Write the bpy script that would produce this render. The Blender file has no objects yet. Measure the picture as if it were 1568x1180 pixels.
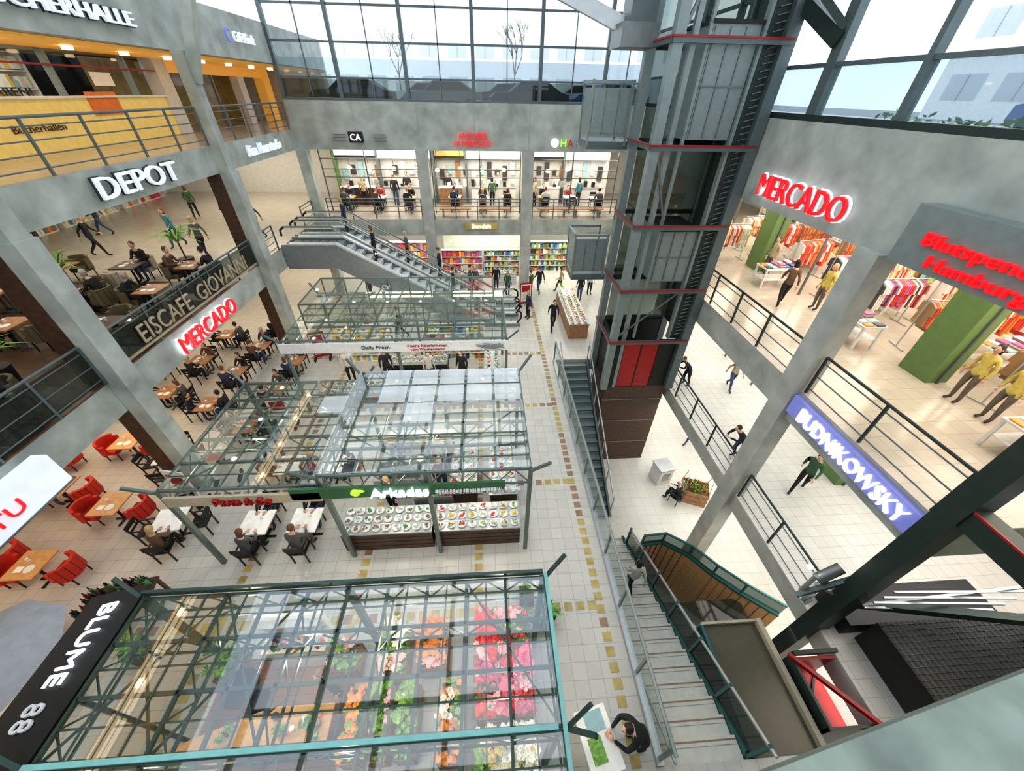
import bpy, bmesh, math, random
from mathutils import Vector, Matrix
R=random.Random(7)
S=bpy.context.scene
V=Vector
# ------------------------------------------------------------------ camera
Yc=V((-44,450,-570)).normalized(); Zc=V((14,723.4,570)).normalized(); Zc=(Zc-Yc*Zc.dot(Yc)).normalized(); Xc=Yc.cross(Zc)
cd=bpy.data.cameras.new('camera'); cam=bpy.data.objects.new('camera',cd); S.collection.objects.link(cam)
cam.matrix_world=Matrix.Translation((0,0,10.1))@Matrix((Xc,Yc,Zc)).to_4x4()
cd.sensor_width=36; cd.lens=36*570/1568; cd.clip_start=.05; cd.clip_end=500
S.camera=cam
# ------------------------------------------------------------------ materials
def mat(name,col,rough=.5,metal=0,nz=.08,sc=6,em=0,emc=None,bump=0,det=4):
    m=bpy.data.materials.new(name); m.use_nodes=True; nt=m.node_tree; b=nt.nodes['Principled BSDF']
    tc=nt.nodes.new('ShaderNodeTexCoord'); n=nt.nodes.new('ShaderNodeTexNoise'); n.inputs['Scale'].default_value=sc; n.inputs['Detail'].default_value=det
    nt.links.new(tc.outputs['Object'],n.inputs['Vector'])
    r=nt.nodes.new('ShaderNodeValToRGB'); r.color_ramp.elements[0].position=.3; r.color_ramp.elements[1].position=.7
    r.color_ramp.elements[0].color=[max(0,c*(1-nz)) for c in col]+[1]; r.color_ramp.elements[1].color=[min(1,c*(1+nz)) for c in col]+[1]
    nt.links.new(n.outputs['Fac'],r.inputs['Fac']); nt.links.new(r.outputs['Color'],b.inputs['Base Color'])
    b.inputs['Roughness'].default_value=rough; b.inputs['Metallic'].default_value=metal
    if em: b.inputs['Emission Color'].default_value=list(emc or col)+[1]; b.inputs['Emission Strength'].default_value=em
    if bump:
        bp=nt.nodes.new('ShaderNodeBump'); bp.inputs['Strength'].default_value=bump; nt.links.new(n.outputs['Fac'],bp.inputs['Height']); nt.links.new(bp.outputs['Normal'],b.inputs['Normal'])
    return m
def tile(name,c1,c2,mo,w=.33,h=.33,rough=.3,off=0,ms=.008):
    m=mat(name,c1,rough); nt=m.node_tree; b=nt.nodes['Principled BSDF']
    tc=nt.nodes['Texture Coordinate']; br=nt.nodes.new('ShaderNodeTexBrick'); br.offset=off; br.squash=1
    for k,v in (('Scale',1),('Brick Width',w),('Row Height',h),('Mortar Size',ms)): br.inputs[k].default_value=v
    br.inputs['Color1'].default_value=list(c1)+[1]; br.inputs['Color2'].default_value=list(c2)+[1]; br.inputs['Mortar'].default_value=list(mo)+[1]
    nt.links.new(tc.outputs['Object'],br.inputs['Vector']); nt.links.new(br.outputs['Color'],b.inputs['Base Color'])
    return m
def glass(name,tint,refl=.05,rough=.02,base=None,amt=0,edge=.6,wave=.06):
    m=bpy.data.materials.new(name); m.use_nodes=True; nt=m.node_tree; nt.nodes.clear()
    o=nt.nodes.new('ShaderNodeOutputMaterial'); t=nt.nodes.new('ShaderNodeBsdfTransparent'); g=nt.nodes.new('ShaderNodeBsdfGlossy'); mx=nt.nodes.new('ShaderNodeMixShader')
    lw=nt.nodes.new('ShaderNodeLayerWeight'); lw.inputs['Blend'].default_value=.5
    pw=nt.nodes.new('ShaderNodeMath'); pw.operation='POWER'; pw.inputs[1].default_value=4; nt.links.new(lw.outputs['Facing'],pw.inputs[0])
    ad=nt.nodes.new('ShaderNodeMath'); ad.operation='MULTIPLY_ADD'; ad.inputs[1].default_value=edge; ad.inputs[2].default_value=refl; nt.links.new(pw.outputs[0],ad.inputs[0])
    tc=nt.nodes.new('ShaderNodeTexCoord'); n=nt.nodes.new('ShaderNodeTexNoise'); n.inputs['Scale'].default_value=.8; nt.links.new(tc.outputs['Object'],n.inputs['Vector'])
    bp=nt.nodes.new('ShaderNodeBump'); bp.inputs['Strength'].default_value=wave; nt.links.new(n.outputs['Fac'],bp.inputs['Height']); nt.links.new(bp.outputs['Normal'],g.inputs['Normal'])
    t.inputs['Color'].default_value=list(tint)+[1]; g.inputs['Roughness'].default_value=rough
    nt.links.new(ad.outputs[0],mx.inputs[0]); nt.links.new(t.outputs[0],mx.inputs[1]); nt.links.new(g.outputs[0],mx.inputs[2])
    last=mx
    if amt:
        d=nt.nodes.new('ShaderNodeBsdfDiffuse'); d.inputs['Color'].default_value=list(base)+[1]; m2=nt.nodes.new('ShaderNodeMixShader'); m2.inputs[0].default_value=amt
        nt.links.new(mx.outputs[0],m2.inputs[1]); nt.links.new(d.outputs[0],m2.inputs[2]); last=m2
    nt.links.new(last.outputs[0],o.inputs[0]); return m
CON=mat('concrete',(.39,.42,.385),.8,nz=.24,sc=1.6,bump=.08,det=9)
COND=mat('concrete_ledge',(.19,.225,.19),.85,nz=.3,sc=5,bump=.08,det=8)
CONL=mat('concrete_light',(.42,.435,.405),.8,nz=.18,sc=2,det=8)
PLA=mat('plaster_white',(.68,.67,.64),.8)
TILE=tile('floor_tile',(.60,.58,.535),(.55,.535,.49),(.40,.385,.355),ms=.007)
TILE2=tile('basement_tile',(.66,.64,.58),(.62,.60,.54),(.48,.46,.41),.45,.45,ms=.007)
TILE3=tile('gallery_tile',(.48,.44,.375),(.44,.40,.34),(.34,.31,.27),.4,.4,.18,ms=.007)
TREAD=mat('stair_tread',(.66,.64,.57),.6)
WOODF=tile('wood_floor',(.10,.06,.035),(.14,.085,.05),(.04,.03,.02),1.4,.14,.35,.5,.004)
WOODM=tile('brown_wood_floor',(.32,.15,.09),(.26,.12,.07),(.12,.06,.04),1.2,.16,.4,.5,.004)
WOOD=mat('wood',(.36,.19,.09),.45,nz=.3,sc=9)
WOODD=mat('dark_wood',(.08,.045,.03),.45,nz=.3,sc=8)
WOODL=mat('light_wood',(.60,.34,.15),.4,nz=.15,sc=10)
STEEL=mat('steel_grey',(.20,.22,.22),.38,.6)
STEELM=mat('steel_mid',(.25,.30,.295),.4,.3)
STEELS=mat('stall_steel',(.15,.19,.18),.4,.3)
STEELL=mat('steel_light',(.48,.50,.51),.35,.6)
ESCL=mat('brushed_aluminium',(.62,.64,.65),.35,.2)
STEELB=mat('steel_bluegrey',(.13,.165,.17),.4,.3)
DK=mat('dark_green_steel',(.035,.055,.05),.4,.3)
DKM=mat('green_grey_steel',(.05,.085,.075),.4,.3)
BLK=mat('black_paint',(.012,.014,.014),.5)
ESC=mat('escalator_cladding',(.26,.29,.30),.4,.3)
TEAL=mat('teal_steel',(.04,.14,.13),.35,.3)
TEALL=mat('aqua_panel',(.22,.50,.47),.35)
RED=mat('red_paint',(.36,.012,.012),.35)
REDC=mat('red_fabric',(.55,.035,.02),.6)
REDE=mat('red_sign_letters',(.5,.01,.015),.4,em=.75,emc=(1,.012,.02))
WHE=mat('white_sign_letters',(.9,.9,.92),.4,em=1.2,emc=(.85,.9,1))
WHE2=mat('white_lightbox',(.7,.74,.8),.5,em=.4,emc=(.8,.88,1))
BLUE=mat('blue_violet_sign',(.14,.15,.40),.4,em=.35,emc=(.28,.32,.8))
WHT=mat('white_paint',(.78,.78,.77),.45)
FAC=mat('white_facade',(.92,.94,.96),.7)
WARM=mat('warm_lamp',(1,.8,.5),.5,em=12,emc=(1,.75,.42))
COOL=mat('cool_lamp',(1,1,1),.5,em=10,emc=(1,.97,.9))
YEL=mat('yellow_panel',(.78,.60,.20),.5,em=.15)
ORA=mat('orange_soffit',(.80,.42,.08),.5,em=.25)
GRN=mat('green_paint',(.13,.22,.08),.5)
GRND=mat('green_fascia',(.04,.14,.06),.4)
LIME=mat('lime_light',(.4,.8,.05),.5,em=.8,emc=(.45,1,.05))
TAN=mat('tan_letters',(.45,.36,.25),.5)
LEAF=mat('leaf',(.05,.20,.03),.5,nz=.5,sc=20)
LEAF2=mat('leaf_light',(.18,.38,.07),.5,nz=.4,sc=20)
YT=mat('ochre_tile',(.46,.36,.13),.4,nz=.25,sc=3)
BT=mat('brown_tile',(.32,.20,.13),.4,nz=.2,sc=3)
FABG=mat('olive_upholstery',(.14,.115,.065),.8)
FABC=mat('cream_upholstery',(.45,.40,.30),.8)
GREY=mat('grey_fabric',(.32,.33,.35),.8)
PAPER=mat('paper',(.85,.85,.83),.7)
ASPH=mat('asphalt',(.30,.31,.32),.9)
OLV=mat('olive_panel',(.09,.085,.055),.3)
GL=glass('clear_glass',(.97,.985,.98),.03)
GLW=glass('window_glass',(.96,.98,.99),.02,edge=.35)
GLR=glass('roof_glass',(.90,.96,.94),.16,.02,wave=.15)
GLB=glass('balustrade_glass',(.78,.86,.84),.06,.05,(.25,.35,.33),.12)
GLD=glass('dark_glass',(.30,.36,.34),.08,.05,(.05,.06,.05),.3)
GLS=glass('bluegrey_glass',(.62,.70,.74),.05,.1,(.45,.52,.57),.3)
GLF=glass('frosted_glass',(.80,.85,.88),.05,.1,(.72,.78,.83),.7)
GLSHEEN=glass('painted_roof_reflection',(.9,.93,.95),.1,.1,(.9,.95,.98),.42)  # whitish sheet that paints bright reflections onto the stall roof glass
PALC=[(.65,.05,.04),(.75,.22,.04),(.75,.52,.1),(.1,.30,.08),(.06,.14,.38),(.66,.64,.58),(.5,.1,.26),(.3,.48,.52),(.30,.18,.09),(.05,.05,.06),(.78,.78,.75),(.40,.55,.2)]
PAL=[mat('goods_%d'%i,c,.5) for i,c in enumerate(PALC)]
FLW=[mat('petal_%d'%i,c,.5,nz=.2,sc=30) for i,c in enumerate([(.8,.03,.05),(.85,.12,.25),(.9,.45,.5),(.9,.85,.8),(.85,.3,.05),(.5,.05,.15)])]
# ------------------------------------------------------------------ mesh builder
TC={}
def text_geo(s,off=0):
    k=(s,off)
    if k in TC: return TC[k]
    cu=bpy.data.curves.new('t','FONT'); cu.body=s; cu.size=1; cu.extrude=.5; cu.offset=off; cu.resolution_u=3
    ob=bpy.data.objects.new('t',cu); S.collection.objects.link(ob); bpy.context.view_layer.update()
    me=bpy.data.meshes.new_from_object(ob.evaluated_get(bpy.context.evaluated_depsgraph_get()))
    vs=[v.co.copy() for v in me.vertices]; fs=[tuple(p.vertices) for p in me.polygons]
    bpy.data.objects.remove(ob); bpy.data.curves.remove(cu); bpy.data.meshes.remove(me)
    TC[k]=(vs,fs); return TC[k]
class MB:
    def __init__(s): s.v=[];s.f=[];s.m=[];s.sm=[];s.mats=[];s.names={}
    def mi(s,m):
        if m.name not in s.names: s.names[m.name]=len(s.mats); s.mats.append(m)
        return s.names[m.name]
    def add(s,vs,fs,m,sm=False):
        b=len(s.v); i=s.mi(m); s.v+= [tuple(v) for v in vs]
        for f in fs: s.f.append(tuple(b+k for k in f)); s.m.append(i); s.sm.append(sm)
        return s
    def box(s,x0,x1,y0,y1,z0,z1,m):
        vs=[(x,y,z) for z in(z0,z1) for y in(y0,y1) for x in(x0,x1)]
        return s.add(vs,[(0,2,3,1),(4,5,7,6),(0,1,5,4),(2,6,7,3),(0,4,6,2),(1,3,7,5)],m)
    def px(s,x,y0,y1,z0,z1,m): return s.add([(x,y0,z0),(x,y1,z0),(x,y1,z1),(x,y0,z1)],[(0,1,2,3)],m)
    def py(s,y,x0,x1,z0,z1,m): return s.add([(x0,y,z0),(x1,y,z0),(x1,y,z1),(x0,y,z1)],[(0,1,2,3)],m)
    def pz(s,z,x0,x1,y0,y1,m): return s.add([(x0,y0,z),(x1,y0,z),(x1,y1,z),(x0,y1,z)],[(0,1,2,3)],m)
    def beam(s,p,q,w,h,m):
        p=V(p);q=V(q);d=(q-p).normalized(); u=V((0,0,1)) if abs(d.z)<.95 else V((0,1,0)); a=d.cross(u).normalized(); b=a.cross(d)
        vs=[]
        for o in(p,q):
            for i,j in((-1,-1),(1,-1),(1,1),(-1,1)): vs.append(o+a*i*w/2+b*j*h/2)
        return s.add(vs,[(3,2,1,0),(4,5,6,7),(0,1,5,4),(1,2,6,5),(2,3,7,6),(3,0,4,7)],m)
    def cyl(s,p,q,r,m,n=8,r2=None):
        p=V(p);q=V(q);d=(q-p).normalized(); u=V((0,0,1)) if abs(d.z)<.95 else V((0,1,0)); a=d.cross(u).normalized(); b=a.cross(d); r2=r if r2 is None else r2
        vs=[p+(a*math.cos(t*6.2832/n)+b*math.sin(t*6.2832/n))*r for t in range(n)]+[q+(a*math.cos(t*6.2832/n)+b*math.sin(t*6.2832/n))*r2 for t in range(n)]
        s.add(vs,[(t,(t+1)%n,n+(t+1)%n,n+t) for t in range(n)],m,True)
        s.add(vs,[tuple(range(n))[::-1],tuple(range(n,2*n))],m); return s
    def path(s,ps,r,m,n=6):
        for a,b in zip(ps,ps[1:]): s.cyl(a,b,r,m,n)
        return s
    def sph(s,c,r,m,nu=8,nv=6,M=None):
        if not hasattr(r,'__len__'): r=(r,r,r)
        vs=[];c=V(c)
        for j in range(1,nv):
            for i in range(nu):
                a=6.2832*i/nu;t=math.pi*j/nv; vs.append(V((r[0]*math.sin(t)*math.cos(a),r[1]*math.sin(t)*math.sin(a),r[2]*math.cos(t))))
        vs+=[V((0,0,r[2])),V((0,0,-r[2]))]
        if M: vs=[M@v for v in vs]
        vs=[v+c for v in vs]; T=len(vs)-2; fs=[]
        for i in range(nu):
            k=(i+1)%nu; fs.append((T,i,k)); fs.append((T+1,(nv-2)*nu+k,(nv-2)*nu+i))
            for j in range(nv-2): fs.append((j*nu+i,(j+1)*nu+i,(j+1)*nu+k,j*nu+k))
        return s.add(vs,fs,m,True)
    def prism(s,pts,axis,a,b,m):
        def P(u,v,w): return {'x':(w,u,v),'y':(u,w,v),'z':(u,v,w)}[axis]
        n=len(pts); vs=[P(u,v,a) for u,v in pts]+[P(u,v,b) for u,v in pts]
        return s.add(vs,[tuple(range(n)),tuple(range(n,2*n))[::-1]]+[(t,n+t,n+(t+1)%n,(t+1)%n) for t in range(n)],m)
    def text(s,t,c,right,up,w,h,m,depth=.05,off=0):
        vs,fs=text_geo(t,off); x0=min(v.x for v in vs);x1=max(v.x for v in vs);y0=min(v.y for v in vs);y1=max(v.y for v in vs)
        right=V(right).normalized();up=V(up).normalized();n=right.cross(up);c=V(c)
        ww=x1-x0; hh=y1-y0
        out=[c+right*((v.x-x0)/ww-.5)*w+up*((v.y-y0)/hh-.5)*h+n*(v.z+.5)*depth for v in vs]
        return s.add(out,fs,m)
    def mesh(s,name):
        me=bpy.data.meshes.new(name); me.from_pydata(s.v,[],s.f)
        for m in s.mats: me.materials.append(m)
        me.polygons.foreach_set('material_index',s.m); me.polygons.foreach_set('use_smooth',s.sm); me.update(); return me
    def build(s,name,loc=(0,0,0),rot=0): return put(s.mesh(name),name,loc,rot)
def put(me,name,loc,rot=0,sc=1):
    ob=bpy.data.objects.new(name,me); ob.location=loc; ob.rotation_euler=(0,0,rot); ob.scale=(sc,)*3; S.collection.objects.link(ob); return ob
def area(loc,sx,sy,p,col=(1,.93,.82),rot=(0,0,0)):
    l=bpy.data.lights.new('ceiling_light','AREA'); l.shape='RECTANGLE'; l.size=sx; l.size_y=sy; l.energy=p; l.color=col
    o=bpy.data.objects.new('ceiling_light',l); o.location=loc; o.rotation_euler=rot; S.collection.objects.link(o); return o
def bulb(x,y,z,p,col=(1,.88,.7)):
    l=bpy.data.lights.new('stall_lamp','POINT'); l.energy=p; l.color=col; l.shadow_soft_size=.05
    o=bpy.data.objects.new('stall_lamp',l); o.location=(x,y,z); S.collection.objects.link(o)
# ------------------------------------------------------------------ shell
LX,RX,BY=-9.5,7.8,22.9
b=MB()
for x0,x1,y0,y1 in((-22,3.05,-4,30),(3.05,RX,14.7,30),(RX,18,-4,30),(3.05,RX,-4,.9)):
    b.box(x0,x1,y0,y1,-.6,-.04,CONL); b.box(x0,x1,y0,y1,-.04,0,TILE)
b.build('floor')
MB().box(2.9,18,-4,20,-4.7,-4.5,TILE2).build('floor_basement')
b=MB(); b.box(2.75,2.9,-4,20,-4.5,-.6,PLA); b.box(2.9,18,19.8,20,-4.5,-.6,PLA); b.build('wall_basement')
b=MB(); b.box(13.5,13.7,-4,19.8,-4.5,-.6,PLA)
for i in range(5): b.box(13.42,13.5,-2+i*4.2,1+i*4.2,-4.3,-1.6,WHE2)
b.build('wall_basement_right')
b=MB(); b.box(-22,LX,-4,30,3.4,4.26,CON); b.box(-22,LX,14.2,30,4.26,4.3,TILE3); b.box(-22,LX,-4,14.2,4.26,4.3,WOODF); b.build('balcony_slab')
b=MB(); b.box(RX,18,3.0,30,3.4,4.26,CON); b.box(RX,18,3.0,30,4.26,4.3,TILE3); b.build('balcony_slab')
b=MB(); b.box(LX,RX,BY,30,3.4,4.26,CON); b.box(LX,RX,BY,30,4.26,4.3,TILE3); b.build('balcony_slab')
b=MB(); b.box(-22,LX,-4,30,7.65,8.46,CON); b.box(-22,LX,-4,30,8.46,8.5,TILE3); b.build('balcony_slab')
MB().box(-22,LX,-4,30,10.95,12.3,CON).build('balcony_slab')
b=MB(); b.box(RX,18,-4,BY,7.65,8.5,CON); b.box(RX,8.1,-4,BY,8.5,9.65,CON); b.build('wall_right')
b=MB(); b.box(LX,18,BY,30,7.65,8.5,CON); b.box(LX,RX+.3,BY,BY+.3,8.5,9.65,CON)
for x in(-6.4,-3.3,-.5,2.3,5.1): b.box(x-.006,x+.006,BY-.004,BY,7.65,9.65,STEELM)
b.build('wall_back')
b=MB(); b.box(-22.2,-22,-4,30,-.6,16,PLA); b.build('wall_left')
b=MB(); b.box(-22,18,30,30.2,-.6,8.5,PLA); b.box(-22,LX,30,30.2,8.5,12.3,PLA); b.build('wall_back_outer')
b=MB(); b.box(18,18.2,-4,30,-4.7,8.5,PLA); b.build('wall_right_outer')
MB().box(-22,18,-4.2,-4,-4.7,8.5,CON).build('wall_front')
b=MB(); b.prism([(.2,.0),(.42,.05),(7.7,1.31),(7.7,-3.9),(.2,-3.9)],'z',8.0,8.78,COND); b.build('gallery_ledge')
# columns
for y in(0,8.1,16.0):
    b=MB(); b.box(LX+.01,LX+.42,y-.25,y+.25,0,7.66,CON); b.box(LX-.5,LX+.01,y-.24,y+.24,4.3,7.65,WOODD); b.box(LX-.45,LX+.01,y-.24,y+.24,0,3.4,WOODD); b.box(LX,LX+.35,y-.2,y+.2,7.66,10.95,CON)
    b.beam((LX+.3,y,10.2),(LX+1.1,y,12.4),.25,.3,CON); b.build('column')
MB().box(LX,LX+.5,22.6,23.1,0,7.65,CON).build('column')
for y in(7.1,15.0,22.9): MB().box(RX-.18,RX+.3,y-.28,y+.28,-4.5,7.7,CONL).build('column')
for x in(-3.3,2.3): MB().box(x-.3,x+.3,BY-.05,BY+.45,0,7.65,CONL).build('column')
# roof beams out of view, grid made denser to streak stall glass reflections
b=MB()
for y in range(-4,25,2): b.box(-9.6,8.2,y-.12,y+.12,15.2,15.6,STEELM)
for i in range(8): x=-9.5+2.5*i; b.box(x-.1,x+.1,-4,23.2,15.0,15.2,STEELM)
b.build('roof_reflection_beams')
# back window wall
b=MB()
xs=[-9.45,-6.75,-3.6,-.45,2.75,5.9,8.0]
for x in xs: b.box(x-.08,x+.08,BY+.05,BY+.25,9.65,15.0,STEELB)
for z in(10.5,11.75,12.95,14.1): b.box(-9.4,8.0,BY+.1,BY+.2,z-.04,z+.04,STEELB)
b.box(-9.5,8.1,BY,BY+.3,9.65,9.75,STEELB)
for a,c in zip(xs,xs[1:]): b.box((a+c)/2-.02,(a+c)/2+.02,BY+.1,BY+.2,9.75,15,STEELB)
b.py(BY+.15,-9.4,8,9.75,15,GLW); b.py(BY+.19,-9.4,8,9.76,10.45,GLD); b.py(BY+.19,-9.4,8,10.5,11.2,GLS)
b.build('window_1')
# right window wall
b=MB()
ys=[-3.2,-.6,1.6,3.8,6.0,8.3,10.7,13.2,15.6,18,20.4,22.8]
for i,y in enumerate(ys):
    w=.15 if i in(3,6,9) else .06; b.box(7.88,8.08,y-w,y+w,9.65,15,STEELB)
for z in(10.7,12.3,13.7): b.box(7.92,8.04,-3.9,22.8,z-.04,z+.04,STEELB)
b.box(7.86,8.1,-4,22.9,9.65,9.78,DK); b.px(7.98,-3.9,22.8,9.75,15,GLW); b.px(8.02,-3.9,22.8,9.8,10.66,GLS)
b.build('window_2')
# outside
b=MB(); b.box(-9.4,45,23.4,70,8.6,9.1,ASPH); b.build('parking_deck')
b=MB(); b.box(18.3,45,-20,23.3,8.6,9.1,ASPH); b.build('parking_deck')
def facade(name,x0,x1,y0,y1,z0,z1,ax):
    b=MB(); b.box(x0,x1,y0,y1,z0,z1,FAC)
    L=(x1-x0) if ax=='x' else (y1-y0); n=int(L/3.2)
    for i in range(n):
        for k in range(int((z1-z0)/3)):
            z=z0+1+k*3
            if ax=='x': b.py(y0-.02,x0+.4+i*3.2,x0+2.6+i*3.2,z,z+1.3,GLF); b.box(x0+1.48+i*3.2,x0+1.52+i*3.2,y0-.06,y0,z,z+1.3,STEELL)
            else: b.px(x0-.02,y0+.4+i*3.2,y0+2.6+i*3.2,z,z+1.3,GLF); b.box(x0-.06,x0,y0+1.48+i*3.2,y0+1.52+i*3.2,z,z+1.3,STEELL)
    b.build(name)
facade('office_building',-30,30,58,64,9.1,16,'x'); facade('office_building',30,36,-15,30,9.1,19,'y')
def tree(x,y,z,h):
    b=MB()
    def br(p,d,l,r,n):
        q=p+d*l; b.cyl(p,q,r,WOODD,5,r*.65)
        if n:
            for k in range(3):
                dd=(d+V((R.uniform(-.7,.7),R.uniform(-.7,.7),R.uniform(-.1,.5)))).normalized(); br(q,dd,l*R.uniform(.6,.8),r*.62,n-1)
    br(V((0,0,0)),V((0,0,1)),h*.33,.07,4); b.build('bare_tree',(x,y,z))
tree(2.5,38,9.1,6); tree(-7.5,44,9.1,6); tree(24,10,9.1,5)
def carmesh(c):
    b=MB(); body=[(-2.1,.35),(-2.15,.75),(-1.9,.95),(-1.1,1.0),(-.5,1.42),(.9,1.45),(1.7,1.0),(2.1,.9),(2.15,.4)]
    b.prism(body,'y',-.85,.85,c); b.prism([(-.98,1.02),(-.47,1.36),(.88,1.39),(1.5,1.02)],'y',-.87,.87,BLK)
    for x in(-1.35,1.35):
        for y in(-.8,.8): b.cyl((x,y-.1,.33),(x,y+.1,.33),.33,BLK,14)
    return b.mesh('car')
CM=[carmesh(PAL[9]),carmesh(GREY),carmesh(WHT),carmesh(PAL[4])]
for i,x in enumerate((-7.0,-2.2,2.5,7.1)): put(CM[[0,1,0,3][i]],'parked_car',(x,26.2+.3*(i%2),9.1),.05)
for i,x in enumerate((-4,1.5,6.6)): put(CM[[2,0,1][i]],'parked_car',(x,33+.3*(i%2),9.1),.05)
for i,y in enumerate((2,8,14)): put(CM[[0,1,3][i]],'parked_car',(20.5,y,9.1),1.55)
def leafmass(b,c,r,n,ms,s=.06):
    for i in range(n):
        while 1:
            p=V((R.uniform(-1,1),R.uniform(-1,1),R.uniform(-1,1)))
            if p.length<1: break
        p=V((p.x*r[0],p.y*r[1],p.z*r[2]))+V(c); a=V((R.uniform(-1,1),R.uniform(-1,1),R.uniform(-.3,1))).normalized(); t=a.cross(V((R.random(),R.random(),R.random()))).normalized()
        k=s*R.uniform(.6,1.4); b.add([p-a*k,p+t*k*.5,p+a*k,p-t*k*.5],[(0,1,2,3)],R.choice(ms))
def flower(b,p,m,s=.05):
    nrm=V((R.uniform(-.5,.5),R.uniform(-.7,.2),1)).normalized(); a=nrm.orthogonal().normalized(); c=nrm.cross(a)
    for k in range(6):
        t=k*1.047; d=a*math.cos(t)+c*math.sin(t); e=-a*math.sin(t)+c*math.cos(t)
        b.add([p,p+d*s*.6+e*s*.38+nrm*s*.2,p+d*s+nrm*s*.35,p+d*s*.6-e*s*.38+nrm*s*.2],[(0,1,2,3)],m)
    b.add([p+nrm*s*.15+a*s*.2,p+nrm*s*.3+c*s*.2,p+nrm*s*.15-a*s*.2,p+nrm*s*.15-c*s*.2],[(0,1,2,3)],PAL[2])
b=MB(); b.box(8.35,8.7,-3.5,10,8.52,9.2,CON)
for y in range(-3,10): leafmass(b,(8.52,y,9.5),(.3,.7,.42),130,[LEAF,LEAF2],.07)
b.build('planter_hedge')
# ------------------------------------------------------------------ railings
def railing(p,q,z,h=1.05,step=1.35,bars=3,glassm=None,rm=STEELB,bm=STEELB):
    b=MB(); p=V(p);q=V(q); L=(q-p).length; n=max(1,round(L/step)); d=(q-p)/n
    for i in range(n+1):
        a=p+d*i; b.box(a.x-.025,a.x+.025,a.y-.025,a.y+.025,z,z+h,rm)
    b.cyl((p.x,p.y,z+h),(q.x,q.y,z+h),.032,rm,8)
    for k in range(bars):
        zz=z+h*(.15+.7*k/max(1,bars-1)) if bars>1 else z+h*.5
        b.cyl((p.x,p.y,zz),(q.x,q.y,zz),.016,bm,6)
    if glassm: b.add([(p.x,p.y,z+.1),(q.x,q.y,z+.1),(q.x,q.y,z+h*.92),(p.x,p.y,z+h*.92)],[(0,1,2,3)],glassm)
    b.build('railing')
def R2(x0,y0,x1,y1,z,**k): railing((x0,y0,0),(x1,y1,0),z,**k)
G=dict(bars=4)
R2(LX+.06,-3.5,LX+.06,-.3,4.3,**G);R2(LX+.06,.3,LX+.06,7.8,4.3,bars=3,glassm=GLD);R2(LX+.06,8.4,LX+.06,15.7,4.3,bars=2,glassm=GLD);R2(LX+.06,16.3,LX+.06,17.7,4.3,**G);R2(LX+.06,21,LX+.06,22.5,4.3,**G)
R2(LX+.06,-3.5,LX+.06,-.3,8.5,**G);R2(LX+.06,.3,LX+.06,7.8,8.5,**G);R2(LX+.06,8.4,LX+.06,15.7,8.5,**G);R2(LX+.06,16.3,LX+.06,22.5,8.5,**G)
R2(LX+.7,BY+.06,-3.65,BY+.06,4.3,**G);R2(-2.95,BY+.06,1.95,BY+.06,4.3,**G);R2(2.65,BY+.06,7.5,BY+.06,4.3,**G)
R2(RX+.06,3.4,RX+.06,6.75,4.3,rm=DK,bars=3);R2(RX+.06,7.5,RX+.06,14.6,4.3,rm=DK,bars=3);R2(RX+.06,15.4,RX+.06,22.5,4.3,rm=DK,bars=3)
R2(RX+.06,3.6,RX+.06,6.75,0,rm=DK,bars=3);R2(RX+.06,7.5,RX+.06,14.6,0,rm=DK,bars=3)
# long balustrade along the stairwell
b=MB(); b.box(2.98,3.12,.9,14.6,0,.12,STEELL)
for i in range(11): y=1+i*1.36; b.box(3.02,3.08,y-.03,y+.03,.1,1.05,STEELM)
b.cyl((3.05,.9,1.08),(3.05,14.6,1.08),.04,STEELM); b.px(3.05,.95,14.6,.14,1.02,GLB); b.px(3.12,.95,14,-.6,.0,STEELM)
b.cyl((3.3,.9,.2),(3.3,8,-3.2),.03,STEELL); b.cyl((3.3,14.7,1.0),(3.3,8.3,-2.3),.03,STEELL)
b.build('balustrade')
# floor decorative strips
b=MB()
for x in(2.6,-.45,-3.5,-6.6):
    y=.3
    while y<21.5:
        b.box(x-.1,x+.1,y,y+.2,.0,.006,YT if R.random()<(.9 if y<6 else .35) else BT); y+=.30
for y in(3.8,7.6,11.45,15.3,19.1):
    x=-8.8
    while x<2.45:
        b.box(x,x+.2,y-.1,y+.1,.0,.007,YT if R.random()<(.8 if y<5 else .3) else BT); x+=.30
b.build('trim_1')
# ------------------------------------------------------------------ stairs
b=MB()
for i in range(19):
    y=14.7-.34*i; z=-.17*(i+1); b.box(3.15,4.6,y-.36,y,z-.25,z,STEELM); b.box(3.15,4.6,y-.36,y-.31,z,z+.006,BLK)
b.box(3.15,4.85,7.2,8.3,-3.6,-3.4,TILE2)
b.beam((4.66,14.7,-.15),(4.66,8.3,-3.35),.08,.4,STEELB); b.cyl((4.66,14.7,1.0),(4.66,8.3,-2.3),.03,STEELL)
for i in range(7): y=14.6-i*1.04; z=-(14.7-y)*.5; b.box(4.64,4.68,y-.02,y+.02,z-.1,z+1,STEELL)
b.box(3.2,3.4,7.4,8.1,-4.5,-3.6,CONL);b.box(4.5,4.7,7.4,8.1,-4.5,-3.6,CONL)
b.build('staircase')
b=MB()
for i in range(18):
    y=.9+.35*i; z=-.17*(i+1)
    b.box(3.2,4.8,y,y+.38,z-.35,z,TREAD)
    b.box(3.2,4.8,y+.31,y+.335,z,z+.008,BT)
    b.box(3.2,4.8,y+.24,y+.25,z,z+.006,GREY)
b.beam((4.85,.9,-.2),(4.85,7.2,-3.3),.08,.5,TEAL); b.cyl((4.85,.8,1.0),(4.85,7.0,-2.1),.035,STEELL)
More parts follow.
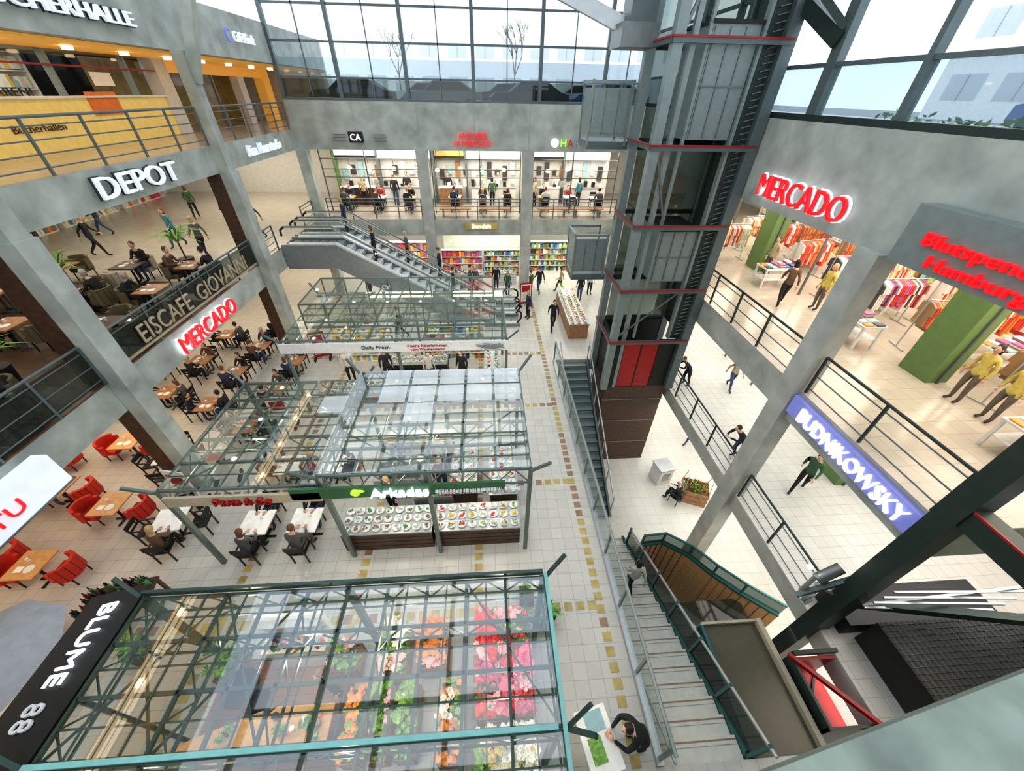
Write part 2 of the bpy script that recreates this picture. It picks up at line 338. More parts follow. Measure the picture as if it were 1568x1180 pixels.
b.add([(4.85,.9,.05),(4.85,7,-2.97),(4.85,7,-2.2),(4.85,.9,.85)],[(0,1,2,3)],GLD)
for i in range(7): y=.95+i*1.0; z=-(y-.9)*.49; b.box(4.82,4.88,y-.03,y+.03,z-.1,z+1,TEAL)
for i in range(6): b.box(4.85+.3*i,5.18+.3*i,7.2,8.3,-3.75-.15*i,-3.57-.15*i,TILE2)
b.build('staircase')
pts=[(4.95,6.3),(5.7,6.35),(6.4,5.85),(6.9,5.2),(7.5,4.6),(8.3,3.95)]
b=MB()
for (x0,y0),(x1,y1) in zip(pts,pts[1:]):
    b.beam((x0,y0,-3.2),(x1,y1,-3.2),.1,2.6,WOODL)
    for k in range(4): t=k/4; b.beam((x0+(x1-x0)*t,y0+(y1-y0)*t-.06,-4.5),(x0+(x1-x0)*t,y0+(y1-y0)*t-.06,-1.9),.015,.03,WOODD)
    b.add([(x0,y0,-1.88),(x1,y1,-1.88),(x1,y1,-1.35),(x0,y0,-1.35)],[(0,1,2,3)],GLD); b.cyl((x0,y0,-1.33),(x1,y1,-1.33),.04,TEAL); b.beam((x0,y0,-1.88),(x1,y1,-1.88),.14,.08,TEAL)
    b.beam((x0,y0,-1.9),(x0,y0,-1.3),.05,.05,TEAL)
b.pz(-2.3,5.0,7.6,3.4,4.6,GLD); b.box(4.95,5.05,3.3,6.2,-4.5,-2.3,TEAL)
b.build('ramp_parapet')
b=MB(); b.box(5.1,6.5,.95,3.3,-4.5,-.35,OLV); b.box(6.5,6.62,.9,3.35,-4.5,-.2,FABC); b.box(5.05,5.13,.9,3.3,-4.5,-.25,TEAL); b.box(5.1,6.6,3.3,3.36,-4.5,-.25,FABC); b.box(5.05,6.62,.86,.93,-4.5,-.15,TEAL)
b.build('escalator_housing')
b=MB() # second lift
b.box(6.75,7.75,1.25,2.45,-4.5,-.9,RED); b.box(6.7,7.79,1.2,1.25,-4.5,.0,DK); b.box(6.7,6.76,1.2,2.5,-4.5,.05,DK); b.box(6.76,7.75,2.38,2.45,-.9,0,RED); b.beam((6.76,1.3,-.88),(7.74,2.4,-.88),.05,.05,BLK)
b.beam((6.65,2.5,.08),(7.79,1.2,.08),.08,.1,RED); b.beam((6.75,2.5,0.1),(7.8,2.5,.1),.08,.12,DK)
b.box(8.5,14,1.2,2.75,0,.9,BLK); b.box(8.2,12,2.85,3.7,0,.5,BLK)
for i in range(14): b.box(8.5,14,1.25+i*.11,1.26+i*.11,.9,.92,DK)
for i in range(40): b.box(8.55+i*.13,8.56+i*.13,1.2,2.75,.92,.93,DK)
b.build('lift_enclosure')
b=MB()
b.box(7.6,8.0,2.95,3.3,-4.5,7.65,DK); b.beam((7.8,3.1,4.75),(7.8,-3.9,4.75),.3,.4,DK); b.beam((7.64,3.1,4.95),(7.64,-3.9,4.95),.03,.04,RED)
b.beam((7.85,3.1,1.2),(11.5,2.2,1.9),.15,.2,DK); b.beam((7.9,3.0,4.5),(11,1.5,2.2),.12,.16,DK)
for i in range(4): b.beam((8.0,2.9-.02*i,1.4+.3*i),(10.8,2.7,1.4+.3*i),.04,.04,STEELL)
b.beam((8,2.95,1.4),(10.8,2.7,2.6),.05,.05,STEELL)
b.beam((6.9,3.35,1.1),(7.8,3.3,1.9),.1,.12,STEELB); b.cyl((7.2,3.45,1.6),(7.6,3.5,2.0),.12,STEEL,12); b.cyl((7.2,3.45,1.35),(7.2,3.45,1.0),.09,STEELL,10); b.sph((7.0,3.6,1.9),.06,COOL)
b.beam((7.2,3.4,1.5),(7.8,3.2,1.2),.07,.07,STEELL); b.cyl((7.0,3.4,1.9),(7.0,3.4,1.2),.05,STEELL,8)
for k in range(3): b.beam((6.9+.2*k,3.3,1.2-.25*k),(7.5+.1*k,3.45,1.0-.25*k),.06,.08,STEELM)
b.build('steel_frame')
# ------------------------------------------------------------------ lift shaft
b=MB(); X0,X1,Y0,Y1=4.8,7.6,12.2,14.1
b.box(X0+.1,X1-.05,Y0+.05,Y1,-4.5,.2,WOODD)
for z in(-3.2,-1.8,-.5): b.box(X0+.08,X1-.03,Y0+.03,Y1,z-.02,z+.02,STEEL)
b.box(X0+.1,5.35,Y0+.05,Y0+.15,.2,2.5,BLK);b.box(6.75,X1-.05,Y0+.05,Y0+.15,.2,2.5,BLK); b.box(5.35,6.75,Y0+.08,Y0+.14,.2,2.4,RED); b.box(6.03,6.07,Y0+.06,Y0+.09,.2,2.4,BLK)
b.box(X0+.1,X1-.05,Y1-.1,Y1,.2,2.5,BLK); b.box(X0+.1,X0+.2,Y0+.15,Y1,.2,2.5,BLK)
for x,y,w in((X0,Y0,.13),(X1,Y0,.16),(X0,Y1,.13),(X1,Y1,.13),(X0+.45,Y0+.1,.07)): b.box(x-w,x+w,y-w,y+w,.2,15,STEELM if x<6 else STEELB)
for z in(2.55,4.65,6.8,8.95,11.2,13.3):
    b.box(X0-.16,X1+.1,Y0-.18,Y0-.08,z-.09,z+.05,STEELB); b.box(X0-.18,X0-.1,Y0-.1,Y1+.1,z-.09,z+.05,STEELB); b.box(X0-.1,X1+.1,Y1+.05,Y1+.15,z-.09,z+.05,STEELB)
    b.box(X0-.2,X1+.1,Y0-.21,Y0-.18,z+.015,z+.055,RED); b.box(X0-.21,X0-.18,Y0-.2,Y1+.1,z+.015,z+.055,RED)
b.box(7.05,X1-.1,Y0+.02,Y0+.08,2.6,15,DK); b.box(X1-.06,X1,Y0+.1,Y1,2.6,15,DK); b.py(Y1-.03,X0+.2,X1-.1,2.6,15,GLD)
b.box(5.6,5.68,Y0+.1,Y0+.2,2.6,15,STEELM); b.box(6.95,7.03,Y0,Y0+.2,2.6,15,STEELM)
for z0,z1 in((4.9,6.6),(9.1,11.5)):
    b.box(5.7,6.93,Y0+.12,Y1-.2,z0,z1,STEELM)
    for k in range(3): b.box(5.74+k*.4,5.77+k*.4,Y0+.09,Y0+.12,z0+.05,z1-.05,STEEL)
    b.box(5.7,6.93,Y0+.08,Y0+.12,z0+(z1-z0)*.5-.02,z0+(z1-z0)*.5+.02,STEEL); b.box(5.65,6.98,Y0+.06,Y1-.15,z1,z1+.08,BLK)
for i in range(80): b.cyl((7.15,Y0-.02,2.8+i*.15),(7.4,Y0-.02,2.86+i*.15),.02,STEEL,5)
b.beam((X0,Y0,2.6),(6.9,Y0,4.6),.05,.05,STEEL);b.beam((X0+.1,Y0,11.3),(5.6,Y0,13.2),.07,.07,STEEL);b.beam((X0+.1,Y0,8.9),(5.6,Y0,6.9),.05,.05,STEEL)
b.box(3.7,4.7,13.3,14.4,11.1,11.6,STEEL);b.box(3.9,4.6,13.4,14.2,11.6,12.6,STEELB)
b.build('lift_shaft')
b=MB()
for z0 in(4.25,8.75):
    x0,x1,y0,y1=3.35,4.6,14.35,15.6
    b.box(x0,x1,y0,y1,z0-.1,z0+.12,STEELB)
    for xx in(x0,x1): b.box(xx-.03,xx+.03,y0-.03,y0+.03,z0,z0+1.7,STEELM); b.box(xx-.03,xx+.03,y1-.03,y1+.03,z0,z0+1.7,STEELM)
    b.box(x0,x0+.04,y0,y1,z0+.25,z0+1.5,STEELM); b.box(x0,x1,y0,y0+.04,z0+.25,z0+1.5,STEELM); b.box(x0+.06,x1-.1,y0-.02,y0,z0+.35,z0+1.4,STEELM)
    for k in range(1,3): b.box(x0+k*.42-.01,x0+k*.42+.01,y0-.04,y0,z0+.3,z0+1.45,STEEL)
    b.box(x0-.05,x1+.03,y0-.06,y0+.02,z0+1.6,z0+1.68,STEELM); b.box(x0-.05,x0+.03,y0,y1,z0+1.6,z0+1.68,STEELM); b.box(x0-.05,x1,y1-.03,y1+.03,z0+1.6,z0+1.68,STEELM)
    b.box(4.6,7.55,14.35,15.5,z0-.1,z0+.1,STEELB)
b.build('lift_landing')
b=MB(); b.beam((4.7,14,11.3),(-1,14.6,13.4),.22,.35,STEELL); b.beam((-1,14.6,13.4),(-9.4,15,14.9),.22,.35,STEELL); b.beam((7.7,12.2,11.9),(7.9,10.7,11.1),.2,.3,DK); b.beam((7.6,12.4,12.4),(7.9,8.3,13.2),.15,.2,DK); b.beam((6.5,12.2,13),(7.9,10.7,11.3),.1,.14,DK)
b.build('roof_strut')
# ------------------------------------------------------------------ escalators
b=MB()
def escz(x): return 4.3 if x<-7 else (0.05 if x>.4 else 4.3-(x+7)*.5743)
for y0 in(18.0,19.6):
    y1=y0+1.3
    prof=[(-9.45,4.42),(-7,4.42),(.45,.14),(1.7,.14),(1.7,.0),(-1.4,.0),(-7.2,3.3),(-9.45,3.3)]
    b.prism(prof,'y',y0,y0+.12,ESC); b.prism(prof,'y',y1-.12,y1,ESC)
    b.prism([(-9.4,3.9),(-7,3.9),(.3,.0),(-1.3,.0),(-7.2,3.35),(-9.4,3.35)],'y',y0+.12,y1-.12,STEELB)
    x=-9.3
    while x<1.6:
        z=escz(x+.2); b.box(x,x+.405,y0+.18,y1-.18,z-.25,z,ESCL if -7<x<.3 else STEELM); b.box(x,x+.03,y0+.18,y1-.18,z,z+.006,BLK); x+=.405
    for y in(y0+.09,y1-.09):
        top=[(-9.1,5.2),(-7,5.2),(.45,.95),(1.5,.95)]
        for (xa,za),(xb,zb) in zip(top,top[1:]):
            b.add([(xa,y,za),(xb,y,zb),(xb,y,zb-.8),(xa,y,za-.8)],[(0,1,2,3)],GL); b.cyl((xa,y,za),(xb,y,zb),.04,STEEL,8)
            b.beam((xa,y,za-.75),(xb,y,zb-.75),.2,.08,ESCL); b.beam((xa,y,za-.07),(xb,y,zb-.07),.05,.03,ESCL)
        b.path([(1.5,y,.95),(1.72,y,.8),(1.75,y,.5),(1.55,y,.2)],.05,BLK); b.path([(-9.1,y,5.2),(-9.3,y,5.05),(-9.32,y,4.8)],.05,BLK)
b.build('escalator')
# ------------------------------------------------------------------ signs
YD,ZU=(0,-1,0),(0,0,1)
def sign(t,c,right,w,h,m,bk=None,bw=0,bh=0,bd=.1,rim=None,name='store_sign',up=ZU):
    b=MB(); c=V(c); r=V(right); n=r.cross(V(up))
    if bk:
        a=c-n*bd/2; b.add([a+r*i*bw/2+V(up)*j*bh/2+n*k*bd/2 for k in(-1,1) for j in(-1,1) for i in(-1,1)],[(0,2,3,1),(4,5,7,6),(0,1,5,4),(2,6,7,3),(0,4,6,2),(1,3,7,5)],bk)
    if rim: b.text(t,c-n*.02,right,up,w+.05,h+.05,rim,.05,.015)
    b.text(t,c+n*(.035 if rim else 0),right,up,w,h,m,.08)
    return b.build(name)
sign('MERCADO',(RX-.12,9.6,8.2),YD,3.1,.52,REDE,rim=WHE)
sign('MERCADO',(LX+.1,11.7,3.85),(0,1,0),3.0,.52,REDE,rim=WHE)
sign('DEPOT',(LX+.12,12.0,8.1),(0,1,0),2.9,.48,WHE2,rim=DK)
sign('BÜCHERHALLE',(LX+.1,12.4,11.5),(0,1,0),4.2,.36,WHE2,rim=DK)
sign('BUDNIKOWSKY',(RX-.14,4.9,3.95),YD,2.9,.36,WHE,BLUE,3.75,.52,.12)
sign('APOTHEKE',(-.6,BY-.06,8.32),(1,0,0),1.45,.24,REDE);sign('IM MERCADO',(-.6,BY-.06,7.99),(1,0,0),1.9,.22,REDE)
sign('CA',(-6.45,BY-.1,8.2),(1,0,0),.5,.28,WHE,BLK,.7,.45)
b=MB(); b.cyl((3.65,BY-.1,8.05),(3.65,BY,8.05),.2,WHE,16)
for i,(t,m) in enumerate((('H',LIME),('A',PAL[0]),('R',PAL[7]))): b.text(t,(4.1+.36*i,BY-.08,8.05),(1,0,0),ZU,.28,.32,m,.06)
b.build('store_sign')
for x in(-7.3,-5.3): 
    b=MB(); [b.cyl((x-.3,BY-.05,8.05+.13*k),(x+.35,BY-.05,8.05+.13*k),.015,STEEL,6) for k in range(3)]; b.build('wall_bracket')
sign('Bendelt',(-.3,BY-.14,3.95),(1,0,0),1.1,.22,WHE,YT,1.9,.36,.1)
sign('Risa Haarstudio',(LX+.1,19.4,8.1),(0,1,0),3.0,.38,WHE2)
sign('C',(LX+.1,19.4,11.6),(0,1,0),.3,.4,BLUE); sign('Café Kiosk',(LX+.1,20.6,11.6),(0,1,0),1.6,.3,WHE2)
sign('Blutspende',(RX-.42,5.1,8.25),YD,1.8,.26,REDE,STEELM,2.7,.95,.36); sign('Hamburg',(RX-.42,5.0,7.95),YD,1.5,.25,REDE)
sign('9ISTERS',(11.3,10.6,7.1),YD,2.4,.4,BLUE,WHE2,3,.6)
b=MB(); b.box(LX+.12,LX+.42,2.9,5.65,3.4,4.15,WHE2); b.box(LX+.1,LX+.44,2.85,5.7,3.36,3.4,STEEL); b.text('TU',(LX+.43,4.5,3.75),(0,1,0),ZU,.6,.28,REDE,.03); b.build('store_sign')
b=MB(); b.text('EISCAFE  GIOVANNI',(LX+.1,12.1,4.8),(0,1,0),ZU,5.6,.5,TAN,.03); b.box(LX+.02,LX+.09,8.5,15.6,4.42,4.48,TAN); b.build('cafe_lettering')
# ------------------------------------------------------------------ library
b=MB()
b.box(-12.7,-12.5,-4,19.3,8.5,9.75,YEL); b.px(-12.6,-4,19.3,9.75,10.9,GL); b.box(-12.45,-9.9,-4,29.9,10.88,10.94,ORA)
for y in range(-3,19,3): b.box(-12.7,-12.5,y-.04,y+.04,9.75,10.94,STEELM)
b.box(-12.7,-12.45,-4,19.3,10.5,10.54,RED); b.box(-12.75,-12.4,-4,19.3,9.75,9.8,WHT)
b.box(-12.9,-12.4,19.3,20,8.5,10.94,PLA); b.box(-12.9,-12.4,28,28.8,8.5,10.94,ORA); b.box(-12.6,-12.5,20,28,10.5,10.94,ORA)
b.px(-12.5,20.2,23,8.5,10.5,GL); b.box(-12.55,-12.45,22.96,23.04,8.5,10.5,STEEL);b.box(-12.75,-12.35,25.1,25.7,8.5,10.5,PLA); b.box(-15,-14.8,19.3,29.9,8.5,10.9,YT)
b.text('SPAREN!',(-12.48,13.2,9.9),(0,1,0),ZU,1.4,.18,BLK,.02); b.text('Bücherhallen',(-12.48,13.5,9.1),(0,1,0),ZU,1.6,.18,WOODD,.02)
b.box(-12.49,-12.45,15.6,16.8,9.3,9.9,PAL[1]); b.box(-12.49,-12.45,11.6,12.3,9.9,10.4,PAPER); b.box(-12.49,-12.45,16.2,17.0,10.05,10.4,PAPER)
b.cyl((-12.48,9.6,9.1),(-12.46,9.6,9.1),.5,WOODD,20); b.cyl((-12.47,9.6,9.1),(-12.45,9.6,9.1),.45,YEL,20)
for y in range(-2,28,2): b.cyl((-11,y,10.8),(-11,y,10.88),.12,WARM,10)
b.build('library_front')
def shelf(w,h,d,rows,pal,step=.22,name='stocked_shelf',dens=.9):
    b=MB(); b.box(-w/2,w/2,d-.04,d,0,h,WHT)
    for r in range(rows+1): z=h*r/rows; b.box(-w/2,w/2,0,d,max(0,z-.03),z if z>0 else .03,WHT)
    for s in(-1,1): b.box(s*w/2-.02,s*w/2+.02,0,d,0,h,WHT)
    rh=h/rows
    for r in range(rows):
        x=-w/2+.05
        while x<w/2-step:
            ww=R.uniform(.5,1)*step; hh=R.uniform(.45,.85)*rh
            if R.random()<dens: b.box(x,x+ww*.92,R.uniform(.02,.1),d-.06,h*r/rows+.03,h*r/rows+.03+hh-.05,R.choice(pal))
            x+=ww
    return b.mesh(name)
SH=[shelf(3.6,2.4,.45,5,PAL),shelf(3.6,2.4,.45,5,[PAL[10],PAL[5],PAL[2],PAL[7],PAL[10]]),shelf(3.6,2.4,.45,4,[PAL[0],PAL[1],PAL[2],PAL[5],PAL[6]],.3)]
HP=math.pi/2
for y in(-2,2,6,10,14): put(SH[1],'bookshelf',(-15.5,y+1.8,8.5),HP)
def shopfront(name,x,y0,y1,z,h,pm):
    b=MB()
    b.box(x-.3,x+.3,y0-.4,y0+.4,z,z+h,pm)
    n=3; L=(y1-y0-.8)/n
    for k in range(n+1): yy=y0+.44+k*(L-.02); b.box(x-.03,x+.03,yy-.03,yy+.03,z,z+h-.5,STEELB)
    for k in (0,2): b.px(x,y0+.4+k*L,y0+.4+(k+1)*L,z,z+h-.5,GL)
    b.box(x-.05,x+.05,y0+.41,y1-.41,z+h-.5,z+h-.01,WHE2); b.build(name)
shopfront('shopfront',11.6,-.5,7.4,4.3,3.3,GRN);shopfront('shopfront',11.6,7.4,15.1,4.3,3.3,GRN);shopfront('shopfront',11.6,15.1,22.9,4.3,3.3,GRN)
shopfront('shopfront',11.6,7.4,15.1,0,3.35,GRN);shopfront('shopfront',11.6,-.5,7.4,0,3.35,GRN)
for i,y in enumerate((1,5,9,13,17,21)):
    put(SH[(i*2)%3],'stocked_shelf',(16.2,y,4.3),-HP); put(SH[(i+1)%3],'stocked_shelf',(15.2,y,0),-HP)
def rack(pal,n=16,L=1.6):
    b=MB()
    for x in(-L/2,L/2): b.cyl((x,0,0),(x,0,1.5),.02,STEELL,6); b.box(x-.02,x+.02,-.3,.3,0,.04,STEELL)
    b.cyl((-L/2,0,1.5),(L/2,0,1.5),.018,STEELL,6)
    for i in range(n):
        x=-L/2+.08+(L-.16)*i/(n-1); m=R.choice(pal); l=R.uniform(.6,.95)
        b.prism([(-.05,1.44),(.05,1.44),(.23,1.36),(.26,1.1),(.19,1.1),(.22,1.42-l),(-.22,1.42-l),(-.19,1.1),(-.26,1.1),(-.23,1.36)],'x',x-.03,x+.03,m)
    return b.mesh('clothes_rack')
RK=[rack([PAL[2],PAL[0],PAL[10],PAL[5]],20),rack([PAL[1],PAL[1],PAL[0],PAL[8]],20),rack([PAL[9],PAL[10],PAL[0],PAL[6]],20),rack([PAL[0],PAL[1],PAL[0],PAL[5]],20)]
for i,y in enumerate((17.6,16.4,14.0,12.2,10.2,8.6,6.3,5.0,3.8,2.4)):
    for j,x in enumerate((12.7,14.6)): put(RK[(i*3+j*2+(i//2))%4],'clothes_rack',(x+.2*((i+j)%2),y,4.3),R.choice([0,.2,-.2]))
for y in(16.2,17.8): put(RK[0],'clothes_rack',(10.6,y,4.3),0)
def foldtable():
    b=MB(); b.box(-.6,.6,-.35,.35,.7,.75,WHT); [b.box(i*.55-.03,i*.55+.03,j*.3-.03,j*.3+.03,0,.7,WHT) for i in(-1,1) for j in(-1,1)]; b.box(-.55,.55,-.3,.3,.3,.33,WHT)
    for i in range(5):
        for j in range(2):
            for k in range(R.randint(1,4)): b.box(-.56+i*.23,-.38+i*.23,-.3+j*.32,-.04+j*.32,.75+k*.04,.785+k*.04,R.choice(PAL))
    return b.mesh('sale_table')
FT=foldtable()
for x,y in((11.0,13.3),(10.9,9.2),(13.6,11.2),(13.6,7.5),(13.6,15.2),(11,4.6)): put(FT,'sale_table',(x,y,4.3),R.choice([0,HP]))
# back galleries level 1: cafe and pharmacy
b=MB(); b.box(-9.4,8,27.3,27.4,4.3,7.6,PLA)
segs=[(-9.2,-6.6,'c'),(-6.6,-3.4,'w'),(-3.2,-1.2,'d'),(-1.2,2.2,'w'),(2.5,5,'g'),(5,7.8,'w')]
for x0,x1,k in segs:
    b.box(x0,x1,26.9,27.3,6.75,7.45,BLK if k!='w' else WHE2); b.box(x0+.1,x1-.1,26.86,26.9,6.95,7.25,{'c':WHE,'w':WHE2,'d':YT,'g':WHE2}[k])
    b.box(x0-.06,x0+.06,26.8,27.3,4.3,7.5,GRN if k in 'cg' else STEELB)
    b.box(x0+.3,x1-.3,26.2,26.7,4.3,5.3,{'c':WOODD,'w':WHT,'d':WOOD,'g':WHT}[k]); b.box(x0+.25,x1-.25,26.15,26.75,5.3,5.36,WHT if k!='w' else STEELL)
    for i in range(int((x1-x0)/.5)):
        x=x0+.3+i*.5; b.box(x,x+.3,27.15,27.29,5.6+.3*(i%2),6.2+.2*(i%3),R.choice([PAL[5],PAL[10],PAL[8],PAL[9],PAL[7],PAL[9]])); b.box(x,x+.2,26.35,26.55,5.36,5.36+R.uniform(.1,.4),R.choice([STEELL,BLK,PAL[5],PAL[10]]))
b.build('service_counters')
b=MB()
for x in(-9,-6.6,-3.6,-3,-.3,2,2.7,5,7.6): b.box(x-.03,x+.03,24.2,24.26,4.3,7.65,STEELB)
for z in(6.2,6.6,7.1): b.box(-9,-3.6,24.2,24.26,z-.02,z+.02,STEELB); b.box(-3,2,24.2,24.26,z-.02,z+.02,STEELB); b.box(2.7,7.6,24.2,24.26,z-.02,z+.02,STEELB)
b.build('shopfront_frame')
b=MB()
for x in[-8+1.3*i for i in range(12)]:
    yy=25.4+.4*math.sin(x*3); b.cyl((x,yy,6.5),(x,yy,7.65),.01,BLK,4); b.sph((x,yy,6.45),(.14,.14,.1),WARM,8,6)
b.build('pendant_lamps')
b=MB(); b.box(-2.9,2.2,25.6,25.7,0,3.4,PLA); b.box(-3,2,24.4,24.45,3.0,3.3,LIME); b.box(2.7,7,24.6,24.7,2.9,3.25,LIME); b.build('shop_back_panel')
for i,x in enumerate((-1.7,1.1)): put(SH[2-i*2],'stocked_shelf',(x,25.1,0),0,.75)
for i,x in enumerate((4.4,-8,-5.0)): put(SH[i%3],'stocked_shelf',(x,26,0),0,.85)
for i,y in enumerate((-1,3,7,11,15,19,23,27)):
    put(SH[(i+1)%3],'stocked_shelf',(-21.4,y,4.3),HP); put(SH[i%3],'stocked_shelf',(-16.2,y,0),HP)
b=MB(); b.box(-17,-16.8,-4,30,0,3.4,mat('terracotta_wall',(.30,.11,.06),.7)); b.build('wall_restaurant')
b=MB()
for y in range(-1,15,2): b.box(-14.5,-10.6,y-.5,y+.5,3.34,3.4,ORA)
b.build('ceiling_panels')
b=MB()
for z,x0,x1,y0,y1 in((7.63,-21,-10,-3,29),(3.38,-16,-10,-3,29),(7.63,8.5,17,-3,22),(3.38,8.5,17,3.5,29),(7.63,-9,7.5,23.6,29),(3.38,-9,7.5,23.6,29),(-.62,8.5,13,-3,19)):
    x=x0
    while x<x1:
        y=y0
        while y<y1: b.cyl((x,y,z-.03),(x,y,z),.09,COOL,8); y+=2.2
        x+=2.2
b.build('downlights')
# ------------------------------------------------------------------ market stalls
def canopy(x0,x1,y0,y1,z,nx,ny,st,gm=GLR,posts=None,name='stall_canopy',bw=.07,dp=.5,xb=(),sheen=()):
    b=MB()
    X_=[x0+(x1-x0)*i/nx for i in range(nx+1)]; Y_=[y0+(y1-y0)*j/ny for j in range(ny+1)]
    for i,x in enumerate(X_):
        b.beam((x,y0,z),(x,y1,z),bw*.8,bw,st)
        if i<nx: xm=x+(x1-x0)/nx/2; b.beam((xm,y0,z+.02),(xm,y1,z+.02),.022,.03,st)
        if i%2==0 or i==nx:
            b.beam((x,y0,z-dp),(x,y1,z-dp),.035,.035,st)
            for j in range(ny): a,c=Y_[j],Y_[j+1]; b.beam((x,a,z-dp),(x,(a+c)/2,z),.02,.022,st); b.beam((x,(a+c)/2,z),(x,c,z-dp),.02,.022,st)
    for j,y in enumerate(Y_):
        b.beam((x0,y,z),(x1,y,z),bw*.8,bw,st)
        if j<ny: ym=y+(y1-y0)/ny/2; b.beam((x0,ym,z+.02),(x1,ym,z+.02),.022,.03,st)
        if j%2==0 or j==ny:
            b.beam((x0,y,z-dp),(x1,y,z-dp),.035,.035,st)
            for i in range(nx): a,c=X_[i],X_[i+1]; b.beam((a,y,z-dp),((a+c)/2,y,z),.02,.022,st); b.beam(((a+c)/2,y,z),(c,y,z-dp),.02,.022,st)
    for x in(x0,x1):
        for y in(y0,y1): b.beam((x,y,z-.1),(x+(.4 if x==x1 else -.4),y+(.2 if y==y1 else -.2),z+.4),.06,.06,st)
    for i,j,k,l in xb: b.beam((X_[i],Y_[j],z-.06),(X_[k],Y_[l],z-.06),.03,.03,st)
    for x,y in (posts or [(x0,y0),(x1,y0),(x0,y1),(x1,y1),((x0+x1)/2,y0),((x0+x1)/2,y1)]): b.box(x-.05,x+.05,y-.05,y+.05,0,z,st)
    b.pz(z+.06,x0,x1,y0,y1,gm)
    for i,j in sheen: b.pz(z+.09,X_[i]+.04,X_[i+1]-.04,Y_[j]+.03,Y_[j+1]-.03,GLSHEEN)  # bays whitened to imitate reflected brightness, no separate roof panels
    return b.build(name)
canopy(-7.2,.6,11.5,15.4,3.2,8,4,STEELS)
canopy(-7.3,-3.9,5.4,9.2,3.15,4,5,STEELS,posts=[(-7.3,5.4),(-7.3,9.2)],xb=[(0,0,2,2)],sheen=[(3,3)])
canopy(-3.85,.85,5.4,9.2,3.45,6,5,STEELS,xb=[(4,1,6,3),(0,2,3,0)],sheen=[(1,4),(2,4),(3,4),(4,4),(5,4),(1,3),(2,3),(3,3),(4,3),(5,3),(2,2)])
canopy(-6.0,.85,1.1,3.1,3.2,10,3,DKM,posts=[(.85,3.1),(-6,3.1),(-2.6,3.1),(.85,1.1),(-6,1.1)],bw=.06,xb=[(0,0,2,3),(2,0,0,3),(2,0,4,3),(4,0,2,3),(8,3,10,0)])
canopy(-6.0,.85,-.9,1.02,3.2,10,3,DKM,posts=[(.85,-.9),(-6,-.9)],bw=.06)
# clerestory frame over the rear stall
b=MB()
for y in(12.3,14.6):
    for z in(3.5,4.2): b.beam((-6.6,y,z),(.2,y,z),.05,.05,STEELS)
    for i in range(9): x=-6.6+.85*i; b.beam((x,y,3.25),(x,y,4.2),.04,.04,STEELS)
for i in range(9): x=-6.6+.85*i; b.beam((x,12.3,4.2),(x,14.6,4.2),.035,.04,STEELS)
b.py(12.3,-6.6,.2,3.5,4.2,GLR); b.pz(4.24,-6.6,.2,12.3,14.6,GLR)
b.build('glass_clerestory')
b=MB(); b.beam((.9,3.15,3.1),(.9,-.9,3.1),.06,.4,TEALL); b.beam((.8,1.06,3.34),(-6,1.06,3.34),.06,.05,TEALL); b.beam((.85,3.16,3.3),(-6,3.16,3.3),.05,.12,DKM)
b.build('canopy_edge_trim')
X=(1,0,0)
b=MB(); b.box(-7.3,.65,11.36,11.42,2.78,3.16,WHT); b.text('Daily Fresh',(-4.0,11.35,2.97),X,ZU,.95,.17,TEAL,.02); b.text('frische Köstlichkeiten',(-2.2,11.35,3.03),X,ZU,1.4,.1,RED,.02); b.text('vom Wochenmarkt',(-2.2,11.35,2.88),X,ZU,1.2,.1,RED,.02)
for k in range(26): b.cyl((-.5+R.random()*1.1,11.34,2.82+R.random()*.28),(-.5+R.random()*1.1,11.36,2.82+R.random()*.28),.012,STEELM,5)
b.build('stall_sign')
sign('Arkadas',(-2.1,5.22,3.05),X,1.3,.26,WHE,GRND,4.75,.36,.06) 
sign('TÜRKISCHE FEINKOSTSPEZIALITÄTEN',(-.35,5.21,3.03),X,1.9,.09,WHT)
sign('Pasta & Co',(-5.5,5.22,2.95),X,1.2,.2,RED,FABC,3.3,.3,.06)
b=MB(); b.cyl((-3.05,5.2,3.1),(-3.05,5.16,3.1),.1,LIME,10); b.sph((-2.95,5.18,3.15),(.12,.02,.05),LIME,8,6); b.build('stall_logo')
b=MB(); b.add([(-7.25,.2,2.85),(-7.25,3.35,2.85),(-6.05,3.35,3.25),(-6.05,.2,3.25),(-7.25,.2,2.78),(-7.25,3.35,2.78),(-6.05,3.35,3.18),(-6.05,.2,3.18)],[(3,2,1,0),(4,5,6,7),(0,1,5,4),(1,2,6,5),(2,3,7,6),(3,0,4,7)],BLK)
up=V((1.2,0,.4)).normalized()
b.text('BLUME',(-6.62,2.55,3.07),YD,up,1.15,.34,WHE,.03); b.text('88',(-6.62,1.62,3.07),YD,up,.33,.36,WHT,.03)
for y in(.3,1.8,3.2): b.beam((-6.12,y,3.1),(-6.12,y,0),.06,.06,DK)
b.build('stall_awning')
